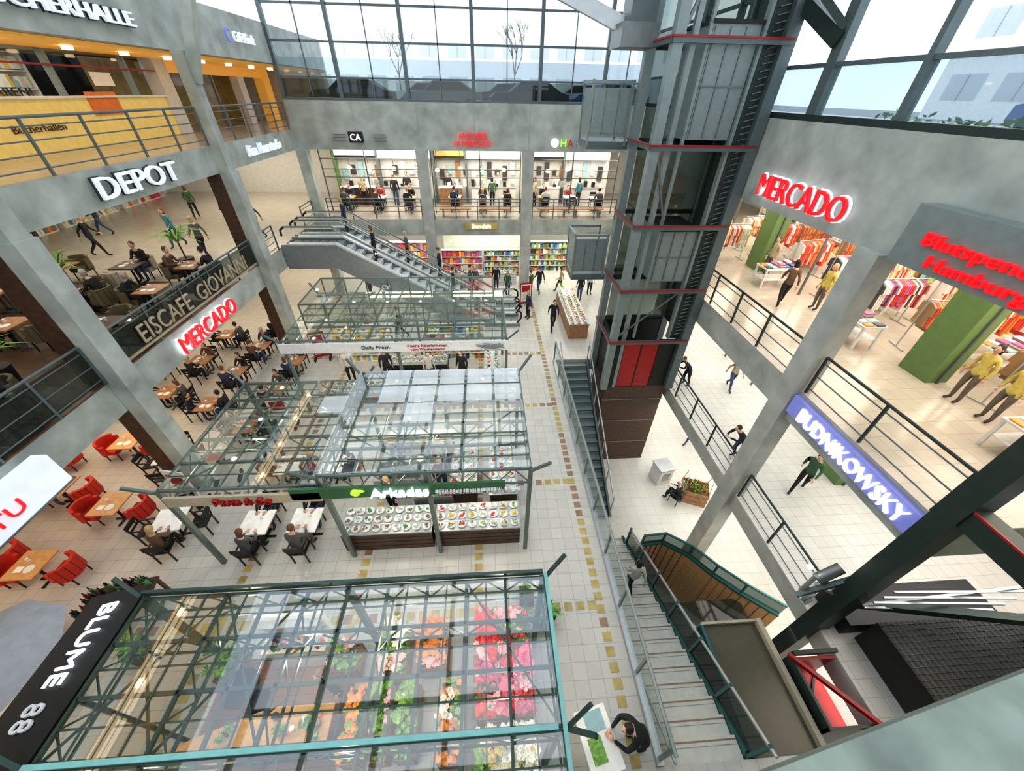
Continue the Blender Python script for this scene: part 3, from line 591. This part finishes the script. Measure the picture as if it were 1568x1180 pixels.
def display(w,d,h,n,pal,base=WOODD,name='display_counter'):
    b=MB(); b.box(-w/2,w/2,-d/2,d/2,0,h*.62,base); b.box(-w/2-.02,w/2+.02,-d/2-.02,d/2+.02,h*.62,h*.66,STEELL)
    for k in range(3): b.box(-w/2-.005,w/2+.005,-d/2-.008,-d/2,h*.15*(k+1),h*.15*(k+1)+.01,BLK)
    b.py(-d/2,-w/2,w/2,h*.66,h,GL); b.pz(h,-w/2,w/2,-d/2,d/2*.3,GL); b.beam((-w/2,-d/2,h),(w/2,-d/2,h),.02,.02,STEELL)
    for s in(-1,1): b.px(s*w/2,-d/2,d/2,h*.66,h,GL)
    nx=max(1,int(w/.26)); ny=max(1,int(d/.26))
    for i in range(nx):
        for j in range(ny):
            cx=-w/2+w*(i+.5)/nx; cy=-d/2+d*(j+.5)/ny; m=R.choice(pal); z=h*.66
            b.cyl((cx,cy,z),(cx,cy,z+.05),.09,WHT,10,.115)
            for k in range(n): b.sph((cx+R.uniform(-.06,.06),cy+R.uniform(-.06,.06),z+.065+R.uniform(0,.03)),.034,m if R.random()<.8 else R.choice(pal),6,4)
    return b.build(name)
def at(o,x,y,r=0,z=0): o.location=(x,y,z); o.rotation_euler[2]=r; return o
DELI=[PAL[2],PAL[5],PAL[10],PAL[11],PAL[8],PAL[0],PAL[5],PAL[10]]
at(display(2.3,.8,1.25,7,DELI,WOODD),-.45,5.95);at(display(2.4,.8,1.25,4,[PAL[3],PAL[8],PAL[5]],WOODD),-2.9,5.95)
at(display(1.9,.8,1.2,8,DELI,WOODD),.3,7.6,HP);at(display(1.9,.8,1.2,8,DELI,WOODD),-.9,7.7,HP)
at(display(3.2,.7,1.0,7,PAL,WHT),-1.6,12.1);at(display(3.2,.7,1.0,7,PAL,WOOD),-5.2,12.1);at(display(1.8,.7,1.1,7,PAL,STEELL),.1,13.6,HP);at(display(2.6,.7,1.1,6,PAL,BLK),-3.2,13.9)
at(display(4.2,1.0,1.3,7,[PAL[2],PAL[8],PAL[1],PAL[5]],WOOD),4.6,18.7,-HP)
at(display(2.2,.7,1.1,7,PAL,WHT),-1.4,23.9);at(display(1.5,.7,1.1,7,PAL,WHT),1.1,24.0)
put(SH[1],'stocked_shelf',(-2.3,8.5,0),0,.6); put(SH[1],'stocked_shelf',(-5.7,14.9,0),0,.75); put(SH[0],'stocked_shelf',(-1.6,14.9,0),0,.75)
b=MB(); b.box(-3.6,-2,7.2,7.8,0,.9,STEELL); b.box(-3.4,-2.2,7.25,7.75,.9,1.3,STEEL); [b.cyl((-3.2+.35*i,7.5,1.3),(-3.2+.35*i,7.5,1.5),.12,STEELL,12) for i in range(4)]; b.build('kitchen_stove')
b=MB(); b.box(-2.3,-1.2,6.55,6.95,0,.9,STEELM)
for i in range(24): b.cyl((-2.2+.045*i,6.6+.3*(i%2),.9),(-2.2+.045*i,6.6+.3*(i%2),1.05),.035,R.choice(PAL),8,.045)
b.build('prep_counter')
def crate(w,d,h,m): 
    b=MB()
    for z in(0,h*.35,h*.7): 
        b.box(-w/2,w/2,-d/2,-d/2+.02,z+.02,z+h*.28,m);b.box(-w/2,w/2,d/2-.02,d/2,z+.02,z+h*.28,m);b.box(-w/2,-w/2+.02,-d/2,d/2,z+.02,z+h*.28,m);b.box(w/2-.02,w/2,-d/2,d/2,z+.02,z+h*.28,m)
    b.box(-w/2+.02,w/2-.02,-d/2+.02,d/2-.02,0,h*.6,m); return b
def flowerbench(x,y,w,d,h,fl,nf,name='flower_display',s=1,spread=.3):
    b=crate(w,d,h,WOOD)
    leafmass(b,(0,0,h+.02),(w/2,d/2,.2),int(nf*1.2),[LEAF,LEAF2],.08)
    cl=[(R.uniform(-w/2,w/2),R.uniform(-d/2,d/2),R.choice(fl),R.uniform(0,spread)) for _ in range(max(3,int(w*d*14)))]
    for i in range(nf):
        px=R.uniform(-w/2,w/2);py=R.uniform(-d/2,d/2); q=min(cl,key=lambda c:(c[0]-px)**2+(c[1]-py)**2); m=q[2] if R.random()<.8 else R.choice(fl)
        flower(b,V((px,py,h+.1+q[3]+R.uniform(0,.12))),m,R.uniform(.03,.075)*s)
    b.build(name,(x,y,0))
flowerbench(.12,2.55,1.1,1.8,.75,[FLW[0],FLW[0],FLW[2],FLW[1],FLW[5],FLW[2],LEAF],1400,spread=.5)
flowerbench(.12,.95,1.1,1.1,.7,[FLW[3],PAL[2],FLW[3],LEAF2],560)
flowerbench(-1.35,2.9,.55,.75,.7,[FLW[4],PAL[1],FLW[2]],240,spread=.5); flowerbench(-2.15,2.85,.5,.9,.7,[FLW[3],FLW[2],LEAF2],200,spread=.6)
flowerbench(-1.75,1.75,.35,1.1,.6,[LEAF2,FLW[3]],130,spread=.6); flowerbench(-2.75,1.75,.35,1.1,.6,[LEAF2,FLW[4]],100,spread=.6)
flowerbench(-.95,1.7,.4,1.2,.6,[FLW[4],FLW[3],LEAF2],150,spread=.5); flowerbench(-2.25,1.75,.35,1.1,.6,[LEAF2,LEAF,FLW[2]],110,spread=.6)
flowerbench(-2.0,.35,.9,.4,.6,[LEAF2,FLW[3],FLW[1]],120,spread=.5); flowerbench(-.9,.55,.5,.5,.6,[FLW[4],LEAF2],80,spread=.5)
flowerbench(-5.7,2.9,.35,.6,.5,[LEAF2,LEAF],60,spread=.6)
flowerbench(-3.2,2.85,.5,.5,.6,[LEAF2,FLW[2]],50)
flowerbench(.75,4.0,.35,.3,.5,[LEAF2,FLW[3]],20)
MB().box(-5.95,-3.1,.1,3.05,.001,.012,WOODM).build('floor_stall')
b=MB(); b.box(-4.9,-3.6,2.9,3.4,0,.9,WHT); b.box(-4.9,-3.6,3.3,3.4,.9,1.7,WHT)
for i in range(60): x=-4.85+R.random()*1.2; y=2.95+R.random()*.3; b.cyl((x,y,.9),(x,y,.98+R.random()*.15),.03,R.choice(PAL),6)
for k in range(3): b.box(-4.85,-3.65,3.15,3.3,1.1+k*.2,1.12+k*.2,STEELL)
b.build('sales_counter')
def bigtable(w,d,h,top):
    b=MB(); b.box(-w/2,w/2,-d/2,d/2,h-.05,h,top)
    for x in(-1,1):
        for y in(-1,1): b.box(x*(w/2-.08)-.03,x*(w/2-.08)+.03,y*(d/2-.08)-.03,y*(d/2-.08)+.03,0,h-.05,top)
    return b
def table(w,d,h,top,leg):
    b=MB(); b.box(-w/2,w/2,-d/2,d/2,h-.04,h,top)
    b.cyl((0,0,.03),(0,0,h-.04),.035,leg,8); b.box(-.25,.25,-.03,.03,0,.03,leg); b.box(-.03,.03,-.25,.25,0,.035,leg)
    b.cyl((.1,.1,h),(.1,.1,h+.09),.035,WHT,8); b.cyl((-.12,-.1,h),(-.12,-.1,h+.01),.11,WHT,10); b.box(-.2,-.05,.05,.22,h,h+.008,PAPER)
    return b.mesh('cafe_table')
def clutter(b,w,d,z,n):
    for i in range(n):
        x=R.uniform(-w/2+.1,w/2-.1);y=R.uniform(-d/2+.1,d/2-.1);r=R.uniform(.03,.07); h=R.uniform(.06,.22)
        b.cyl((x,y,z),(x,y,z+h),r*.8,R.choice(PAL+[WHT,STEELL]),8,r)
        if R.random()<.5: leafmass(b,(x,y,z+h+.08),(.09,.09,.1),18,[LEAF,LEAF2],.05)
for x,y,r,w in((-3.75,1.75,0,1.2),(-3.4,.75,.1,1.1),(-5.1,1.5,.3,1.5),(-4.8,.5,0,1.4)):
    b=bigtable(w,.6,.8,WOODL); clutter(b,w,.6,.8,12); b.build('potting_table',(x,y,.012),r)
b=MB()
for i in range(80): x=R.uniform(-.6,.6);y=R.uniform(-.3,.3); b.cyl((x,y,.8),(x,y,1.02),.035,R.choice([DK,PAL[8],PAL[3],RED]),6); b.cyl((x,y,1.02),(x,y,1.12),.012,DK,5)
b.box(-.65,.65,-.35,.35,.74,.8,WOODD); [b.box(i*.6-.03,i*.6+.03,j*.3-.03,j*.3+.03,0,.74,WOODD) for i in(-1,1) for j in(-1,1)]
b.build('wine_bottle_table',(-8.7,4.25,0),.2)
b=MB(); b.cyl((0,0,.9),(0,0,.95),.33,BLK,20); b.cyl((0,0,0),(0,0,.9),.06,BLK); b.cyl((0,0,0),(0,0,.03),.22,BLK,16); b.build('round_table',(-5.0,2.35,.012))
b=MB(); b.cyl((0,0,0),(0,0,2.4),.03,STEELL); b.cyl((0,0,0),(0,0,.08),.3,CON,16); b.cyl((0,0,2.1),(0,0,2.5),1.15,GREY,8,.03)
b.build('parasol',(-9.0,2.6,0),.2)
def board(x,y,r,col):
    b=MB(); b.box(-.35,.35,-.02,.02,.15,1.45,col); b.box(-.3,.3,-.03,-.02,.3,1.35,WHT); b.box(-.25,.25,-.035,-.03,.9,1.3,RED); b.box(-.2,.2,-.035,-.03,.4,.8,PAL[5])
    b.box(-.36,-.3,-.25,.25,0,.15,BLK); b.box(.3,.36,-.25,.25,0,.15,BLK); b.build('menu_board',(x,y,0),r)
board(-8.6,8.2,.3,WHT); board(-7.9,15.2,.2,RED); board(-9.2,7.4,-.2,WHT); board(-7.7,10.6,.1,WHT); board(2.2,20.5,.2,RED)
def chair(seat,leg,arms=False):
    b=MB(); b.box(-.21,.21,-.21,.21,.43,.47,seat)
    for x in(-.19,.19):
        b.beam((x,-.19,0),(x,-.19,.43),.03,.03,leg); b.beam((x,.19,.43),(x,.2,0),.03,.03,leg); b.beam((x,-.2,.45),(x,-.27,.88),.03,.03,leg)
        if arms: b.beam((x,.15,.66),(x,-.24,.68),.04,.025,leg); b.beam((x,.15,.45),(x,.15,.66),.03,.03,leg)
    b.beam((-.2,-.265,.82),(.2,-.265,.82),.03,.14,seat); b.beam((-.2,-.24,.66),(.2,-.24,.66),.025,.06,seat)
    return b.mesh('dining_chair')
def tub(fab):
    b=MB(); b.box(-.24,.24,-.22,.24,.3,.45,fab)
    for k in range(8):
        a=math.pi-.25+(math.pi+.5)*k/8; a2=math.pi-.25+(math.pi+.5)*(k+1)/8
        b.beam((.3*math.cos(a),.3*math.sin(a),.56),(.3*math.cos(a2),.3*math.sin(a2),.56),.07,.5-(.15 if k in(0,7) else 0),fab)
    for x in(-.2,.2):
        for y in(-.18,.2): b.cyl((x,y,0),(x,y,.3),.02,BLK,6)
    return b.mesh('tub_chair')
CH=dict(black=chair(BLK,BLK,True),wood=chair(WOOD,WOODD),grey=chair(STEEL,STEELL),red=tub(REDC),olive=tub(FABG),cream=tub(FABC))
TB=dict(light=table(.75,.75,.75,WOODL,BLK),white=table(.75,.75,.75,PAPER,BLK),dark=table(.8,.8,.75,WOODD,BLK),mid=table(.8,.7,.75,WOOD,STEEL))
# ------------------------------------------------------------------ people
SK=mat('skin',(.55,.33,.24),.5,nz=.05); SK2=mat('skin_light',(.68,.44,.33),.5,nz=.05)
HR=[mat('hair_dark',(.02,.014,.01),.6),mat('hair_brown',(.12,.06,.03),.6),mat('hair_blond',(.45,.32,.15),.6),mat('hair_grey',(.4,.4,.39),.6)]
CL=[mat('cloth_%d'%i,c,.85,nz=.15,sc=14) for i,c in enumerate([(.02,.02,.025),(.03,.04,.08),(.10,.10,.10),(.05,.12,.06),(.35,.05,.05),(.4,.33,.22),(.55,.55,.52),(.06,.20,.25),(.14,.08,.05),(.5,.40,.10)])]
PT=[mat('trousers_%d'%i,c,.85,nz=.15,sc=14) for i,c in enumerate([(.02,.02,.025),(.05,.08,.16),(.15,.13,.10),(.03,.03,.05)])]
SHO=mat('shoe_leather',(.03,.02,.02),.5); EYE=mat('eye_dark',(.02,.02,.02),.3); LIP=mat('lips',(.4,.12,.1),.5)
POSES={
'stand':dict(pel=(0,0,.95),wai=(0,.0,1.12),che=(0,.01,1.32),nec=(0,.0,1.47),hea=(0,.02,1.53),sh=.17,shz=1.40,shy=0,el=[(-.23,-.03,1.12),(.23,-.03,1.12)],wr=[(-.24,.06,.88),(.24,.06,.88)],kn=[(-.1,.02,.5),(.1,.02,.5)],an=[(-.1,-.02,.09),(.1,-.02,.09)],to=[(-.12,.14,.045),(.12,.14,.045)]),
'walk':dict(pel=(0,0,.93),wai=(0,.01,1.1),che=(0,.03,1.30),nec=(0,.03,1.45),hea=(0,.06,1.51),sh=.17,shz=1.38,shy=.02,el=[(-.23,.09,1.12),(.23,-.14,1.13)],wr=[(-.2,.3,.97),(.24,-.2,.9)],kn=[(-.09,-.04,.5),(.09,.2,.52)],an=[(-.09,-.33,.16),(.09,.3,.09)],to=[(-.09,-.21,.045),(.09,.46,.06)]),
'sit':dict(pel=(0,-.05,.56),wai=(0,-.04,.73),che=(0,.02,.93),nec=(0,.04,1.08),hea=(0,.08,1.14),sh=.17,shz=1.01,shy=.03,el=[(-.24,.1,.80),(.24,.1,.80)],wr=[(-.14,.33,.80),(.14,.33,.80)],kn=[(-.12,.38,.54),(.12,.38,.54)],an=[(-.12,.36,.09),(.12,.36,.09)],to=[(-.13,.51,.045),(.13,.51,.045)]),
'lean':dict(pel=(0,-.05,.92),wai=(0,.05,1.07),che=(0,.2,1.22),nec=(0,.3,1.33),hea=(0,.37,1.37),sh=.17,shz=1.29,shy=.24,el=[(-.23,.38,1.1),(.23,.38,1.1)],wr=[(-.08,.58,1.13),(.08,.58,1.13)],kn=[(-.1,-.08,.5),(.1,.06,.5)],an=[(-.1,-.2,.09),(.1,-.06,.09)],to=[(-.11,-.05,.045),(.11,.09,.045)]),
}
def human(pose,female):
    p=POSES[pose]; J={};E=[]
    def j(n,c,r,par=None): J[n]=(V(c),r); par and E.append((par,n))
    wid=.88 if female else 1
    j('pel',p['pel'],.125); j('wai',p['wai'],.105*wid+.005,'pel'); j('che',p['che'],.135*wid,'wai'); j('nec',p['nec'],.055,'che'); j('hea',p['hea'],.05,'nec')
    for s,i in((-1,0),(1,1)):
        t=str(i); j('sh'+t,(s*p['sh']*wid,p['shy'],p['shz']),.068*wid,'che'); j('el'+t,p['el'][i],.046,'sh'+t); j('wr'+t,p['wr'][i],.03,'el'+t)
        j('hi'+t,(s*.095,p['pel'][1]+.01,p['pel'][2]-.05),.098,'pel'); j('kn'+t,p['kn'][i],.066,'hi'+t); j('an'+t,p['an'][i],.043,'kn'+t); j('to'+t,p['to'][i],.038,'an'+t)
    bm=bmesh.new(); L=bm.verts.layers.skin.verify(); vv={}
    for n,(c,r) in J.items():
        v=bm.verts.new(c); v[L].radius=(r,r); v[L].use_root=(n=='pel'); vv[n]=v
    for a,c in E: bm.edges.new((vv[a],vv[c]))
    me=bpy.data.meshes.new('sk'); bm.to_mesh(me); bm.free(); ob=bpy.data.objects.new('sk',me); S.collection.objects.link(ob)
    m=ob.modifiers.new('s','SKIN'); m.use_smooth_shade=True; m2=ob.modifiers.new('d','SUBSURF'); m2.levels=1; m2.render_levels=1
    bpy.context.view_layer.update(); ev=bpy.data.meshes.new_from_object(ob.evaluated_get(bpy.context.evaluated_depsgraph_get()))
    b=MB(); [b.mi(k) for k in(SK,CL[0],PT[0],SHO,HR[0],EYE,LIP)]
    vs=[v.co.copy() for v in ev.vertices]; groups={}
    for f in ev.polygons:
        c=f.center; best=None
        for a,d in E:
            A,B=J[a][0],J[d][0]; t=max(0,min(1,(c-A).dot(B-A)/max(1e-6,(B-A).length_squared))); q=(c-(A+(B-A)*t)).length-(J[a][1]*(1-t)+J[d][1]*t)
            if best is None or q<best[0]: best=(q,d,t)
        d=best[1]; g=CL[0]
        if d[:2]=='kn' or d[:2]=='an' : g=PT[0]
        if d[:2]=='hi': g=PT[0] if pose=='sit' or c.z<p['pel'][2]-.08 else CL[0]
        if d=='hea': g=SK
        if d=='nec' and best[2]>.8: g=SK
        if d[:2]=='to': g=SHO
        if d[:2]=='an' and best[2]>.92: g=SHO
        groups.setdefault(g.name,(g,[]))[1].append(tuple(f.vertices))
    base=len(b.v); b.v+=[tuple(v) for v in vs]
    for g,fs in groups.values():
        i=b.mi(g)
        for f in fs: b.f.append(tuple(base+k for k in f)); b.m.append(i); b.sm.append(True)
    bpy.data.objects.remove(ob)
    h=V(p['hea'])+V((0,.02,.10)); b.sph(h,(.074,.09,.115),SK,14,10); b.sph(h+V((0,.01,-.065)),(.05,.065,.05),SK,10,6)
    b.add([h+V((-.012,.085,.01)),h+V((.012,.085,.01)),h+V((.016,.09,-.03)),h+V((-.016,.09,-.03)),h+V((0,.112,-.026))],[(0,1,4),(1,2,4),(2,3,4),(3,0,4)],SK)
    for s in(-1,1): b.sph(h+V((s*.028,.079,.012)),(.011,.008,.007),EYE,6,4); b.sph(h+V((s*.074,0,-.005)),(.012,.02,.03),SK,6,4)
    b.sph(h+V((0,.08,-.055)),(.024,.01,.008),LIP,6,4)
    b.sph(h+V((0,-.018,.03)),(.084,.092,.105),HR[0],14,8)
    if female: b.sph(h+V((0,-.06,-.07)),(.085,.05,.13),HR[0],10,8)
    for i,s in((0,-1),(1,1)):
        w=J['wr%d'%i][0]; d=(w-J['el%d'%i][0]).normalized(); side=d.cross(V((0,0,1)) if abs(d.z)<.8 else V((1,0,0))).normalized(); n=side.cross(d)
        M=Matrix((side,d,n)).transposed(); b.sph(w+d*.05,(.04,.052,.018),SK,8,6,M)
        for k,l in enumerate((.07,.08,.075,.06)):
            a=w+d*.085+side*(.027-.018*k); m1=a+d*l*.5-n*.006; b.cyl(a,m1,.0095,SK,5,.0085); b.cyl(m1,m1+(d*.8-n*.5).normalized()*l*.5,.0085,SK,5,.007)
        a=w+d*.03+side*.035*(-s); q=a+(d*.6+side*(-s)*.8).normalized()*.04; b.cyl(a,q,.011,SK,5,.01); b.cyl(q,q+(d*.9+side*(-s)*.3).normalized()*.035,.01,SK,5,.008)
    return b.mesh('person')
HM={(p,f):human(p,f) for p in POSES for f in(0,1)}
def person(pose,x,y,z=0,rot=0,f=None,c=None,t=None,h=None,sc=None):
    f=R.randint(0,1) if f is None else f; me=HM[(pose,f)]
    nm={'stand':'standing_','walk':'walking_','sit':'seated_','lean':'leaning_'}[pose]+('woman' if f else 'man')
    ob=put(me,nm,(x,y,z),rot,sc or (.96 if f else 1.02))
    ms=[R.choice([SK,SK2]),CL[c if c is not None else R.choice([0,0,0,1,2,2,3,4,5,6,7,8])],PT[t if t is not None else R.choice([0,0,1,1,2,3])],SHO,HR[h if h is not None else R.choice([0,0,1,1,2,3])]]
    for i,m in enumerate(ms): s=ob.material_slots[i]; s.link='OBJECT'; s.material=m
    return ob
def cset(x,y,z,tb,ch,rot=0,n=2,pp=.6,dist=.64,dark=False):
    put(TB[tb],'cafe_table',(x,y,z),rot)
    for k in range(n):
        a=rot+(k*math.pi if n<=2 else k*HP)
        dx,dy=math.sin(a)*dist,-math.cos(a)*dist
        put(CH[ch],{'red':'tub_chair','olive':'tub_chair','cream':'tub_chair'}.get(ch,'dining_chair'),(x+dx,y+dy,z),a)
        if R.random()<pp: person('sit',x+dx,y+dy,z,a,c=R.choice([0,0,1,2,8]) if dark else None)
for x,y in((-10.9,6.9),(-11.5,5.2),(-12.9,7.6),(-13.2,5.6),(-12.2,9.4),(-14.6,9.0),(-10.9,3.6)): cset(x,y,0,'light','red',HP,2,.2)
for x,y in((-8.9,6.3),(-10.4,8.7)): cset(x,y,0,'white','black',.15,4,.45,dark=True)
for x,y in((-8.6,10.0),(-8.6,12.0),(-8.6,14.0),(-10.6,11.2),(-10.7,13.3),(-10.6,15.3),(-12.6,12),(-12.6,14.2),(-12.6,16.4),(-10.6,17.4),(-14.6,11.5),(-14.6,14)): cset(x,y,0,'mid','black',R.choice([0,HP]),2,.95,dark=True)
for x in(-6.5,-5.2): cset(x,6.1,0,'white','black',0,2,1,dark=True)
for x in(-6.4,-5.1): cset(x,8.1,0,'white','wood',HP,2,.5)
for x in(-10.6,-12.9,-15.2,-17.5):
    for y in(1.5,3.8,6.2,9.6,11.8,13.9):
        cset(x+R.uniform(-.1,.1),y,4.3,R.choice(['dark','mid']),R.choice(['olive','cream','olive']),R.choice([0,HP]),R.choice([2,2,4]),.7,.68,dark=True)
for x,y,r in((-12,16.8,1),(-14,18.2,3),(-16.5,17,5),(-18.5,20,2),(-13,21,4),(-16,23,.5),(-11,19.5,HP),(-19,16,1)): person('walk',x,y,4.3,r)
def plant(x,y,z,h=1.4,name='potted_plant'):
    b=MB(); b.cyl((0,0,0),(0,0,.5),.2,BLK,12,.26); b.cyl((0,0,.5),(0,0,h*.5),.03,WOODD,6)
    for i in range(34):
        a=R.uniform(0,6.28); l=h*R.uniform(.35,.55); e=R.uniform(.3,1.1); p=V((0,0,h*.5)); d=V((math.cos(a)*math.cos(e),math.sin(a)*math.cos(e),math.sin(e))); q=p+d*l*.6; r=q+V((d.x,d.y,d.z-.8)).normalized()*l*.5; sd=d.cross(V((0,0,1))).normalized()*.04
        b.add([p-sd*.3,p+sd*.3,q+sd,q-sd],[(0,1,2,3)],LEAF2); b.add([q-sd,q+sd,r],[(0,1,2)],LEAF2 if i%2 else LEAF)
    b.build(name,(x,y,z))
plant(-14.1,12.8,4.3,1.9);plant(-11.8,15.3,4.3,2.2);plant(-11.7,7.9,4.3,1.5);plant(1.15,3.5,0,.8);plant(-7.9,3.3,0,.9)
for x in(-8.2,-6.4,-4.6,-1.9,-.2,1.3,3.6,5.2,6.8):
    cset(x,24.9+.3*(int(x)%2),4.3,R.choice(['white','light']),R.choice(['black','wood']),0,2,.8)
for x in(-7,-5,-.5,.8,2.9,4.6,6.2,-2.4): person('stand',x,26.95,4.3,math.pi,c=R.choice([6,6,5,0]))
for x,r in((-7.5,0),(-3.8,1),(.4,0),(3.1,2),(-5.6,0),(5.9,.4)): person('stand',x,25.95,4.3,r)
def bench(x,y,z,w=1.8,m=WOOD):
    b=MB()
    for k in range(4): b.box(-w/2,w/2,-.22+k*.12,-.12+k*.12,.42,.46,m)
    for s in(-1,1): b.box(s*(w/2-.2)-.03,s*(w/2-.2)+.03,-.2,.22,0,.42,STEEL)
    b.build('bench',(x,y,z))
for x in(-1.8,.5,3.9,6): bench(x,23.5,4.3)
for x,y,r,cc in((-7.2,20.25,HP,1),(-5.5,18.65,HP,0),(-4.05,20.25,HP,2),(-1.85,18.65,-HP,0),(-1.1,20.25,-HP,3),(-.5,18.65,HP,8),(-2.6,20.25,HP,0)):
    k=math.floor((x+9.3)/.405); xx=-9.3+k*.405+.2; person('stand',xx,y,escz(xx)+.006,r,c=cc)
person('walk',3.4,17.6,0,math.pi,0,0,0); person('walk',3.2,22.2,0,.3,0,0); person('stand',2.2,18.9,0,2,1,1); person('stand',2.6,21.6,0,1,0,3)
person('stand',-.8,22.6,0,0,1,2);person('stand',.5,22.5,0,.2,0,0);person('walk',4.6,22.4,0,1.5,1,5); person('walk',-4.5,17,0,2,0,0); person('walk',-6,16.6,0,2.4,1,4)
for x,y in((-3,22),(-5.2,22.3),(-7.2,21.9),(6.4,22),(-1.9,21.8),(-6.1,21.6),(5.6,21.2),(1.2,21.9)): person('stand',x,y,0,R.uniform(0,6))
person('lean',8.52,8.3,0,HP,0,0,1,0); person('lean',8.52,12.5,0,HP,1,0,0); 
person('walk',9.9,6.9,0,2.2,0,3,0,0); person('walk',10.4,12.2,0,3.1,1,5); person('stand',9.6,16,0,1)
person('walk',4.15,4.95,-.17*12,0,1,6,0,0)
person('lean',2.6,1.25,0,HP,0,0,0,0)
b=bigtable(.6,.9,1.1,PAPER); b.box(-.2,.05,-.3,.05,1.1,1.107,LEAF2); b.box(-.15,.2,.1,.4,1.1,1.108,PAL[7]); b.build('flyer_table',(1.75,1.2,0),.2)
for x,y in((-3.0,6.75),(-1.6,7.4),(-1.7,8.2),(-2.6,13.1),(-4.4,13.2),(-6,13.3),(-1.2,13)): person('stand',x,y,0,R.choice([math.pi,3.6,2.7]),c=R.choice([0,6,3]))
person('stand',-3.3,2.35,.012,2.5,1,0)
for x,y in((10.2,11.5),(10,17),(9.2,19),(9.8,9)): person('walk',x,y,4.3,R.uniform(0,6),sc=.94)
for x,y in((12.05,14.1),(12.05,11.2),(12.05,6.3),(12.1,5.6),(12.05,3.2)):
    o=person('stand',x-.75,y,4.3,HP,1,R.choice([4,9,5]),2,sc=.92); o.name='shop_mannequin'
# basement
b=MB(); b.box(-.35,.35,-.35,.35,0,1.0,WHT); b.box(-.38,.38,-.38,.38,1.0,1.05,STEELL); b.box(-.2,.2,-.36,-.35,.3,.8,STEELL); b.build('reception_plinth',(8.0,10.9,-4.5),.2)
b=crate(1.1,.8,.8,WOOD); leafmass(b,(0,0,.85),(.5,.36,.14),420,[LEAF,LEAF2],.07)
for i in range(60): b.sph((R.uniform(-.45,.45),R.uniform(-.3,.3),.9+R.random()*.1),.025,PAL[0],6,4)
for s in(-.5,.5): b.path([(s,-.38,.8),(s,-.2,1.5),(s,.2,1.5),(s,.38,.8)],.015,STEELL)
b.build('strawberry_cart',(9.1,9.8,-4.5),-.4)
put(CH['black'],'dining_chair',(8.2,9.6,-4.5),.6); person('sit',8.2,9.6,-4.5,.6,0,0,0)
for x,y in((10.5,13),(11.6,6)): person('walk',x,y,-4.5,R.uniform(0,6))
# ------------------------------------------------------------------ lights & world
W=bpy.data.worlds.new('world'); S.world=W; W.use_nodes=True; nt=W.node_tree; bg=nt.nodes['Background']
tc=nt.nodes.new('ShaderNodeTexCoord'); n=nt.nodes.new('ShaderNodeTexNoise'); n.inputs['Scale'].default_value=3; r=nt.nodes.new('ShaderNodeValToRGB')
r.color_ramp.elements[0].color=(.66,.80,.97,1); r.color_ramp.elements[1].color=(.97,.99,1,1); r.color_ramp.elements[0].position=.35; r.color_ramp.elements[1].position=.6
nt.links.new(tc.outputs['Generated'],n.inputs['Vector']); nt.links.new(n.outputs['Fac'],r.inputs['Fac']); nt.links.new(r.outputs['Color'],bg.inputs['Color']); bg.inputs['Strength'].default_value=2.0
for y in(2,10,18,26):
    area((-13,y,3.3),5,5,130,(1,.82,.6)); area((-14,y,7.55),7,6,150 if y<14 else 240,(1,.88,.7))
area((-14.2,8,10.85),2.2,18,220,(1,.93,.8)); area((-11,10,10.84),.5,20,60,(1,.8,.5))
for y in(4,11,18): area((13,y,7.55),7,6,560,(1,.86,.70)); area((12,y+1,3.3),6,5,260,(1,.96,.90)); area((10,y-1,-.7),5,5,200,(1,.97,.9))
for x in(-6,0,6): area((x,25.7,7.5),5,3.5,320,(1,.9,.76)); area((x,25,3.3),4.5,3,200,(1,.93,.84))
for x in(-6.4,-4.4,-2.4,-.4):
    for y in(12.4,14.3): bulb(x,y,2.7,30)
for x,y in((-6.3,6.3),(-5,8.2),(-3,6.3),(-1.5,6.4),(0,6.2),(-.3,7.8),(-2.2,8)): bulb(x,y,2.65,32)
for x,y in((.1,2.6),(.1,1.2),(-1.6,2.4),(-3.2,2.2),(-4.6,2.6),(-4.9,.9),(-2.2,.8)): bulb(x,y,2.6,34,(1,.82,.6))
bulb(4.6,17.8,2.6,25);bulb(4.6,19.8,2.6,25)
S.view_settings.view_transform='Standard'; S.view_settings.exposure=0
try: S.view_settings.look='Medium High Contrast'
except Exception as e: print('look',e)
